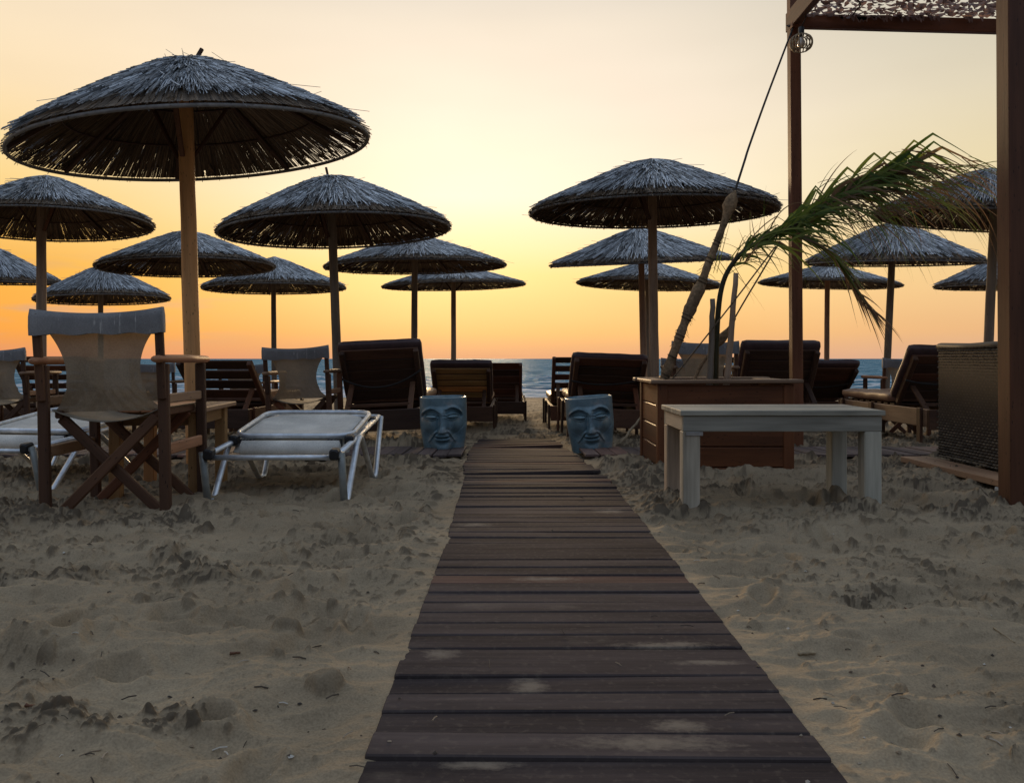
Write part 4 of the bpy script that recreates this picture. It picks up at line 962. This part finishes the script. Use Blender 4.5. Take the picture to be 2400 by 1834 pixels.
# ================================================================== PERGOLA, LAMP
def pergola():
    zb0 = Z(74, 6.5); zb1 = zb0+.105; XB = 2.25
    root = empty('pergola', (2.21, 3.67, 0)); tag(root, 'brown timber pergola with a net roof at the right', 'pergola'); L = Vector((2.21, 3.67, 0)); inv = Matrix.Translation(-L); m = M['pergola_wood']
    def part(nm, mb, mm=m):
        o = mb.build(nm, mm, root); o.matrix_parent_inverse = inv; return o
    part('post', MB(1).bar((2.235, 6.53, -.15), (2.21, 6.53, zb1+.25), .083, .083, (0, 1, 0)))
    part('post', MB(2).bar((2.222, 3.672, -.1), (2.205, 3.672, zb1+.2), .098, .096, (0, 1, 0)))
    part('post', MB(3).bar((5.0, 6.53, -.15), (5.0, 6.53, zb1+.2), .09, .09, (0, 1, 0)))
    part('post', MB(4).bar((5.0, 3.672, -.1), (5.0, 3.672, zb1+.2), .09, .09, (0, 1, 0)))
    part('beam', MB(5).bar((2.17, 6.46, (zb0+zb1)/2+.01), (5.1, 6.44, (zb0+zb1)/2-.075), .055, .105))
    part('beam', MB(6).bar((2.195, 3.3, (zb0+zb1)/2+.05), (2.195, 6.60, (zb0+zb1)/2+.05), .05, .15))
    part('beam', MB(7).bar((2.17, 3.60, (zb0+zb1)/2-.0), (5.1, 3.60, (zb0+zb1)/2-.0), .05, .13))
    rn = random.Random(3); nt = MB(8); zt = zb1-.012
    nx, ny = 62, 68
    for i in range(nx):
        for j in range(ny):
            if rn.random() < .03: continue
            x = 2.24+i*.0445+rn.gauss(0, .006)+(.02 if j % 2 else 0); y = 3.55+j*.0435+rn.gauss(0, .006); z = zt+.018*math.sin(x*4)*math.sin(y*5)+rn.gauss(0, .004)
            a = rn.gauss(.3, .5); L1 = rn.uniform(.028, .040); W1 = rn.uniform(.020, .031); ca, sa = math.cos(a), math.sin(a); pts = []; wd = []
            for k in range(5):
                u = -1+k/2; pts.append(Vector((x+ca*u*L1, y+sa*u*L1, z+.010*u*u+.008*u*rn.uniform(-1, 1)))); wd.append(W1*(1.25-abs(u)*.75)*1.3)
            nt.strip(pts, wd, Vector((-sa, ca, rn.gauss(0, .55))).normalized(), rn.random())
    for i in range(60):                                      # scraps hanging over the back beam
        x = 2.5+rn.random()*2.4; p = Vector((x, 6.39, zt-.01)); nt.strip([p, p+Vector((.01, -.01, -.02)), p+Vector((.02, -.01, -.035-.03*rn.random()))], [.03, .035, .006], Vector((1, 0, 0)), rn.random())
    part('net_roof', nt, M['net'])
    fr = MB(9)
    for i in range(9): fr.tube([(2.3+i*.32, 3.5, zt+.03), (2.3+i*.32, 6.5, zt+.03)], .004, 5, .3)
    part('net_cord', fr, M['dark_rope'])
    part('cable', MB(10).tube(resample([(2.62, 6.40, zt-.01), (2.60, 6.3, zt-.02), (2.55, 6.1, zt-.04), (2.35, 5.9, zt-.01)], 20), .006, 6), M['dark_rope'])
    part('tie', MB(11).tube([(2.215+.047*math.cos(a)*1.15, 6.53+.047*math.sin(a)*1.15, Z(58, 6.5)+.012*math.sin(3*a)) for a in np.linspace(0, 6.28, 16, endpoint=False)], .008, 6, closed=True), M['dark_rope'])
pergola()
def lamp():
    Y = 6.25; c = P(1878, 101, Y); root = empty('hanging_lamp', tuple(c)); tag(root, 'small wire cage lamp hanging at the pergola post', 'lamp')
    rc = .080; cg = MB(1)
    for k in range(18):
        a = 2*math.pi*k/18; pts = []
        for j in range(9):
            u = -1+j/4; r = rc*(1-.42*abs(u)**3); pts.append((math.cos(a)*r, math.sin(a)*r, u*.055))
        cg.tube(pts, .0048, 5, .5)
    for z, r in ((.055, rc*.58), (-.055, rc*.58)): cg.tube([(math.cos(a)*r, math.sin(a)*r, z) for a in np.linspace(0, 6.28, 20, endpoint=False)], .0045, 5, .5, closed=True)
    cg.build('cage', M['cane'], root, True)
    MB(2).tube([(0, 0, .045), (0, 0, .055), (0, 0, .115), (0, 0, .12)], [.018, .022, .022, .015], 12).build('socket', M['plastic'], root, True)
    bl = MB(3); bl.tube([(0, 0, .045), (0, 0, .03), (0, 0, .01), (0, 0, -.012), (0, 0, -.028), (0, 0, -.034)], [.012, .016, .028, .031, .02, .004], 16); bl.build('bulb', M['bulb'], root, True)
    MB(4).tube([(0, 0, .118), (.03, 0, .18), (.05, .0, .26)], .004, 6).build('cord', M['dark_rope'], root, True)
M['bulb'] = simple('bulb', (.75, .73, .68), .15, spec=.6, var=.05, bstr=0)
lamp()

# ================================================================== WICKER SEAT ON ITS PLANK
def wicker_seat():
    x0 = 2.575; ya, yb = 4.28, 5.07; z0 = .085; zt = .752
    root = empty('wicker_sofa', (x0, (ya+yb)/2, z0)); tag(root, 'dark woven wicker sofa at the right, seen from behind', 'sofa')
    m, t, b = mat('wicker'); tone = attr(t, 'tone').outputs['Fac']
    c = ramp(t, tone, [(0, (.045, .035, .026)), (1, (.155, .122, .086))]); t.links.new(c, b.inputs['Base Color']); b.inputs['Roughness'].default_value = .62; b.inputs['Specular IOR Level'].default_value = .2
    core = MB(1); core.bar((.045, -(yb-ya)/2+.01, (zt-z0)/2), (.045, (yb-ya)/2-.01, (zt-z0)/2), .060, zt-z0-.03, ch=.01); core.build('frame', M['plastic'], root)
    # flat strands: every strand a short bowed tile, rows staggered (one over, one under)
    wv = MB(2); rn = random.Random(1); rows = 40; hz = (zt-z0)/rows; sw = .034
    def tiles(f, length, off):
        for r_ in range(rows):
            n = int(length/sw)
            for k in range(n):
                a = (k+(.5 if r_ % 2 else 0))*sw; b2 = min(a+sw*.80, length); z = r_*hz
                vs = []; gs = []
                for i in range(4):
                    u = i/3; bow = .0065*math.sin(math.pi*u)
                    for zz, o in ((z+hz*.14, -.002), (z+hz*.5, .0045), (z+hz*.86, -.002)): vs.append(f(a+(b2-a)*u, zz, bow+o+off)); gs.append((0, 0, 0))
                fs = []
                for i in range(3):
                    for q in range(2): s_ = i*3+q; fs.append((s_, s_+3, s_+4, s_+1))
                wv.add(vs, fs, gs, rn.random())
    Lh = (yb-ya)
    tiles(lambda a, z, o: Vector((.012-o+.012*math.sin(z*4), Lh/2-a, z)), Lh, 0)          # the long back, facing left
    tiles(lambda a, z, o: Vector((.012+a, -Lh/2-o, z)), .085, 0)
    tiles(lambda a, z, o: Vector((.012+a, Lh/2+o, z)), .085, 0)
    o = wv.build('weave', m, root)
    rim = MB(3); rim.tube([(.05, -Lh/2-.004, zt-z0-.004), (.05, -Lh*.2, zt-z0), (.05, Lh*.1, zt-z0-.006), (.05, Lh/2+.004, zt-z0+.002)], .040, 14, .8, flat=.55); rim.build('top_roll', m, root, True)
    st = MB(4); st.bar((.11, -.02, .17), (.74, -.02, .17), Lh-.02, .30, ch=.02); st.build('seat_base', m, root)
    for s_ in (-1, 1): MB(5).bar((.11, s_*(Lh/2-.05), .23), (.74, s_*(Lh/2-.05), .23), .09, .44, ch=.02).build('arm', m, root)
wicker_seat()
def deck():
    root = empty('deck_plank', (2.5, 4.6, 0)); tag(root, 'tan timber plank on pale blocks under the wicker sofa', 'plank'); inv = Matrix.Translation((-2.5, -4.6, 0))
    o = MB(1).bar((2.50, 3.76, .062), (2.475, 5.12, .062), .17, .036, ch=.004).build('board', M['tan_wood'], root); o.matrix_parent_inverse = inv
    for k, y in enumerate((4.05, 4.95)):
        o = MB(2).bar((2.435, y-.1, .014), (2.435, y+.1, .014), .06, .055).build('block', M['stone'], root); o.matrix_parent_inverse = inv
deck()

# ================================================================== FACE POTS
def pot_mesh():
    W, Dp, Ht = .176, .125, .405; NU, NV = 260, 220
    us = np.linspace(-math.pi, math.pi, NU, endpoint=False); vs_ = np.linspace(0, 1, NV)
    U, V = np.meshgrid(us, vs_); taper = .86+.14*sstep(0, .55, V)
    e = .58
    cx_ = np.sign(np.sin(U))*np.abs(np.sin(U))**e; cy_ = -np.sign(np.cos(U))*np.abs(np.cos(U))**.72
    x = W*taper*cx_; y = Dp*taper*cy_
    fx = x/.176*515; fy = 1420-V*1160                     # face coordinates in the enlarged view of the pot
    fx = fx+45                                            # face turned a little to its right
    front = sstep(.0, .5, -cy_)
    G = lambda d, s: np.exp(-(d/s)**2)
    ax = np.abs(fx)
    d = np.zeros_like(x)
    chin = np.sqrt((fx/np.interp(fy, [450, 900, 1150, 1420], [400, 400, 340, 180]))**2)
    d += .034*sstep(1.05, .35, chin)*sstep(420, 620, fy)                                   # bulge of the face
    d += .014*G(ax-270, 130)*G(fy-800, 150)                                               # cheeks
    d -= .012*G(ax-260, 90)*G(fy-1020, 110)
    brow = 470+((ax-230)/220)**2*130-25*(fx > 0)
    bm_ = sstep(30, 70, ax)*sstep(460, 400, ax)
    d += .016*bm_*G(fy-brow, 26); d -= .024*bm_*G(fy-brow-75, 48)
    ex = ax-235; ehw = 135.0; er = np.clip(1-(ex/ehw)**2, 0, 1)
    lid = 42*er; ed = np.abs(fy-640)
    d += .016*sstep(0, .35, er)*np.clip(1-(ed/(lid+1))**2, 0, 1)
    d -= .010*sstep(0, .2, er)*G(ed-lid-3, 9); d += .009*sstep(-.15, .2, 1-(ex/(ehw+25))**2)*G(ed-lid-22, 11)
    nw = np.interp(fy, [480, 560, 850, 940, 970], [30, 32, 58, 105, 112])
    nose = sstep(1.0, .45, ax/nw)*sstep(470, 560, fy)*sstep(985, 968, fy)
    d += nose*np.interp(fy, [480, 600, 900, 965], [.006, .012, .030, .034])
    d -= .012*G(ax-nw-22, 26)*sstep(560, 700, fy)*sstep(960, 900, fy)
    mw = np.clip(1-(fx/165)**2, 0, 1); line = 1095-28*(fx/165)**2
    d += .016*sstep(0, .3, mw)*G(fy-(line-38), 27*(.4+.6*mw)); d += .017*sstep(0, .3, mw)*G(fy-(line+38), 30*(.4+.6*mw))
    d -= .012*sstep(-.1, .2, mw)*G(fy-line, 8); d -= .012*G(fx, 120)*G(fy-1195, 26); d += .014*G(fx, 150)*G(fy-1320, 90)
    fold = 150+(fy-960)*.62
    d += .010*G(ax-fold, 20)*sstep(930, 1000, fy)*sstep(1230, 1120, fy)
    d -= .009*G(ax-fold+34, 18)*sstep(950, 1000, fy)*sstep(1180, 1080, fy)
    y = y-d*1.4*front; z = V*Ht
    me = bpy.data.meshes.new('pot_body'); co = np.stack([x, y, z], -1).reshape(-1, 3).tolist(); fs = []
    for j in range(NV-1):
        for i in range(NU): k = (i+1) % NU; fs.append((j*NU+i, j*NU+k, (j+1)*NU+k, (j+1)*NU+i))
    b0 = len(co)
    for (s_, zz) in ((.93, Ht+.004), (.90, Ht-.01), (.86, Ht-.06)):
        for i in range(NU): q = co[(NV-1)*NU+i]; co.append([q[0]*s_, q[1]*s_, zz])
    for r_ in range(3):
        lo = (NV-1)*NU if r_ == 0 else b0+(r_-1)*NU; hi = b0+r_*NU
        for i in range(NU): k = (i+1) % NU; fs.append((lo+i, lo+k, hi+k, hi+i))
    fs.append(tuple(b0+2*NU+i for i in range(NU)))
    me.from_pydata(co, [], fs); me.polygons.foreach_set('use_smooth', [True]*len(me.polygons))
    m, t, b = mat('glazed_blue'); tcn = nd(t, 'ShaderNodeTexCoord')
    n1 = noise(t, tcn.outputs['Object'], 9, 5); n2 = noise(t, tcn.outputs['Object'], 70, 4)
    c = ramp(t, n1, [(.3, (.10, .165, .195)), (.55, (.165, .265, .31)), (.75, (.33, .34, .33))])
    c = mixc(t, .5, c, ramp(t, n2, [(.3, (.7, .7, .7)), (.7, (1.15, 1.15, 1.15))]), 'MULTIPLY')
    t.links.new(c, b.inputs['Base Color']); b.inputs['Roughness'].default_value = .34; b.inputs['Specular IOR Level'].default_value = .55; bump(t, b, n2, .12, .002)
    me.materials.append(m); return me
PM = pot_mesh()
for (px, py, rz, roll, lab) in ((1041, 1049, 6, -1.2, 'blue grey face pot standing upright left of the walkway'), (1388, 1047, 2, -4.5, 'blue grey face pot leaning sideways right of the walkway')):
    Y = 6.30; root = empty('face_pot', (X(px, Y), Y, gz(Y)+.022), R(rz), R(2), R(roll)); tag(root, lab, 'pot', 'sculpted face pots')
    o = link('pot_body', PM, root)
    s_ = MB(1); vs = [(.145*math.cos(a), .10*math.sin(a), .36) for a in np.linspace(0, 6.28, 24, endpoint=False)]; s_.add(vs, [tuple(range(24))], vs, .5); s_.build('soil', M['soil'], root)

# ================================================================== LITTER
def stick(nm, p0, p1, r, label, m='cane', cat='stick'):
    p0 = Vector(p0); p1 = Vector(p1); rn = random.Random(int(p0.x*1000)); n = 7
    mb = MB(1).tube([p0.lerp(p1, k/n)+Vector((rn.gauss(0, r*.5), rn.gauss(0, r*.5), 0)) for k in range(n+1)], [r*(1-.3*k/n) for k in range(n+1)], 7)
    tag(mb.build(nm, M[m], None, True), label, cat)
stick('cane', P(1453, 1040, 6.5), P(1505, 975, 6.75), .012, 'yellow cane leaning by the planter behind the right face pot')
def on_sand(px, py):
    Y = H*F/(py-HOR); return Vector((X(px, Y), Y, 0))
def hgt(v): return float(sand_height(np.array([v.x]), np.array([v.y]))[0][0])
for (a, b, r, m, lab) in (((58, 1702), (105, 1693), .0035, 'dark_wood', 'dark twig on the sand at the lower left'), ((1875, 1538), (1912, 1535), .004, 'cane', 'yellow straw on the sand right of the walkway'),
                          ((2330, 1495), (2378, 1517), .002, 'cane', 'pale straw on the sand near the right edge'), ((536, 1552), (562, 1546), .0035, 'dark_wood', 'short twig on the sand left of the walkway'),
                          ((2065, 1131), (2140, 1139), .005, 'dark_wood', 'thin dark stick on the sand between the bench and the plank'), ((2120, 1418), (2160, 1432), .002, 'dark_wood', 'curved dark straw on the sand at right'),
                          ((470, 1148), (508, 1128), .004, 'cane', 'pale straw on the sand under the folded sunbed')):
    p = on_sand(*a); q = on_sand(*b); p.z = hgt(p)+r*1.2; q.z = hgt(q)+r*1.2
    stick('twig', p, q, r, lab, m, 'twig')

def litter():
    """grit, shell chips and bits of straw strewn over the trodden sand"""
    rn = random.Random(12); mb = MB(12); n = 0; xs = []
    while n < 420:
        y = 1/rn.uniform(1/7.0, 1/1.25); x = rn.uniform(-.72, .72)*y
        if walk_left(y)-.02 < x < walk_right(y)+.02 and rn.random() < .8: continue
        xs.append((x, y)); n += 1
    zz = sand_height(np.array([p[0] for p in xs]), np.array([p[1] for p in xs]))[0]
    for (x, y), z in zip(xs, zz):
        if walk_left(y)-.02 < x < walk_right(y)+.02: z = .022+gz(y)
        a = rn.uniform(0, 6.28)
        if rn.random() < .45:
            L = rn.uniform(.008, .035); d = Vector((math.cos(a), math.sin(a), rn.uniform(-.1, .25)))*L
            mb.tube([Vector((x, y, z+.002)), Vector((x, y, z+.003))+d*.5+Vector((0, 0, .001)), Vector((x, y, z+.002))+d], rn.uniform(.0006, .0016), 4, rn.random())
        else:
            r = rn.uniform(.0015, .0055); c = Vector((x, y, z+r*.3)); q = [Vector((rn.uniform(.6, 1.3)*r*math.cos(k*1.047+a), rn.uniform(.6, 1.3)*r*math.sin(k*1.047+a), rn.uniform(-.2, .3)*r)) for k in range(6)]
            vs = [c+v for v in q]+[c+Vector((0, 0, r*rn.uniform(.4, .9)))]; mb.add(vs, [(k, (k+1) % 6, 6) for k in range(6)], [(0, 0, 0)]*7, rn.random())
    m, t, b = mat('litter'); tone = attr(t, 'tone').outputs['Fac']
    t.links.new(ramp(t, tone, [(0, (.02, .015, .012)), (.55, (.07, .05, .035)), (.8, (.26, .19, .12)), (1, (.6, .57, .5))]), b.inputs['Base Color']); b.inputs['Roughness'].default_value = .85
    tag(mb.build('beach_litter', m), 'scattered straw bits, grit and shell chips on the trodden sand', 'litter', kind='stuff')
litter()
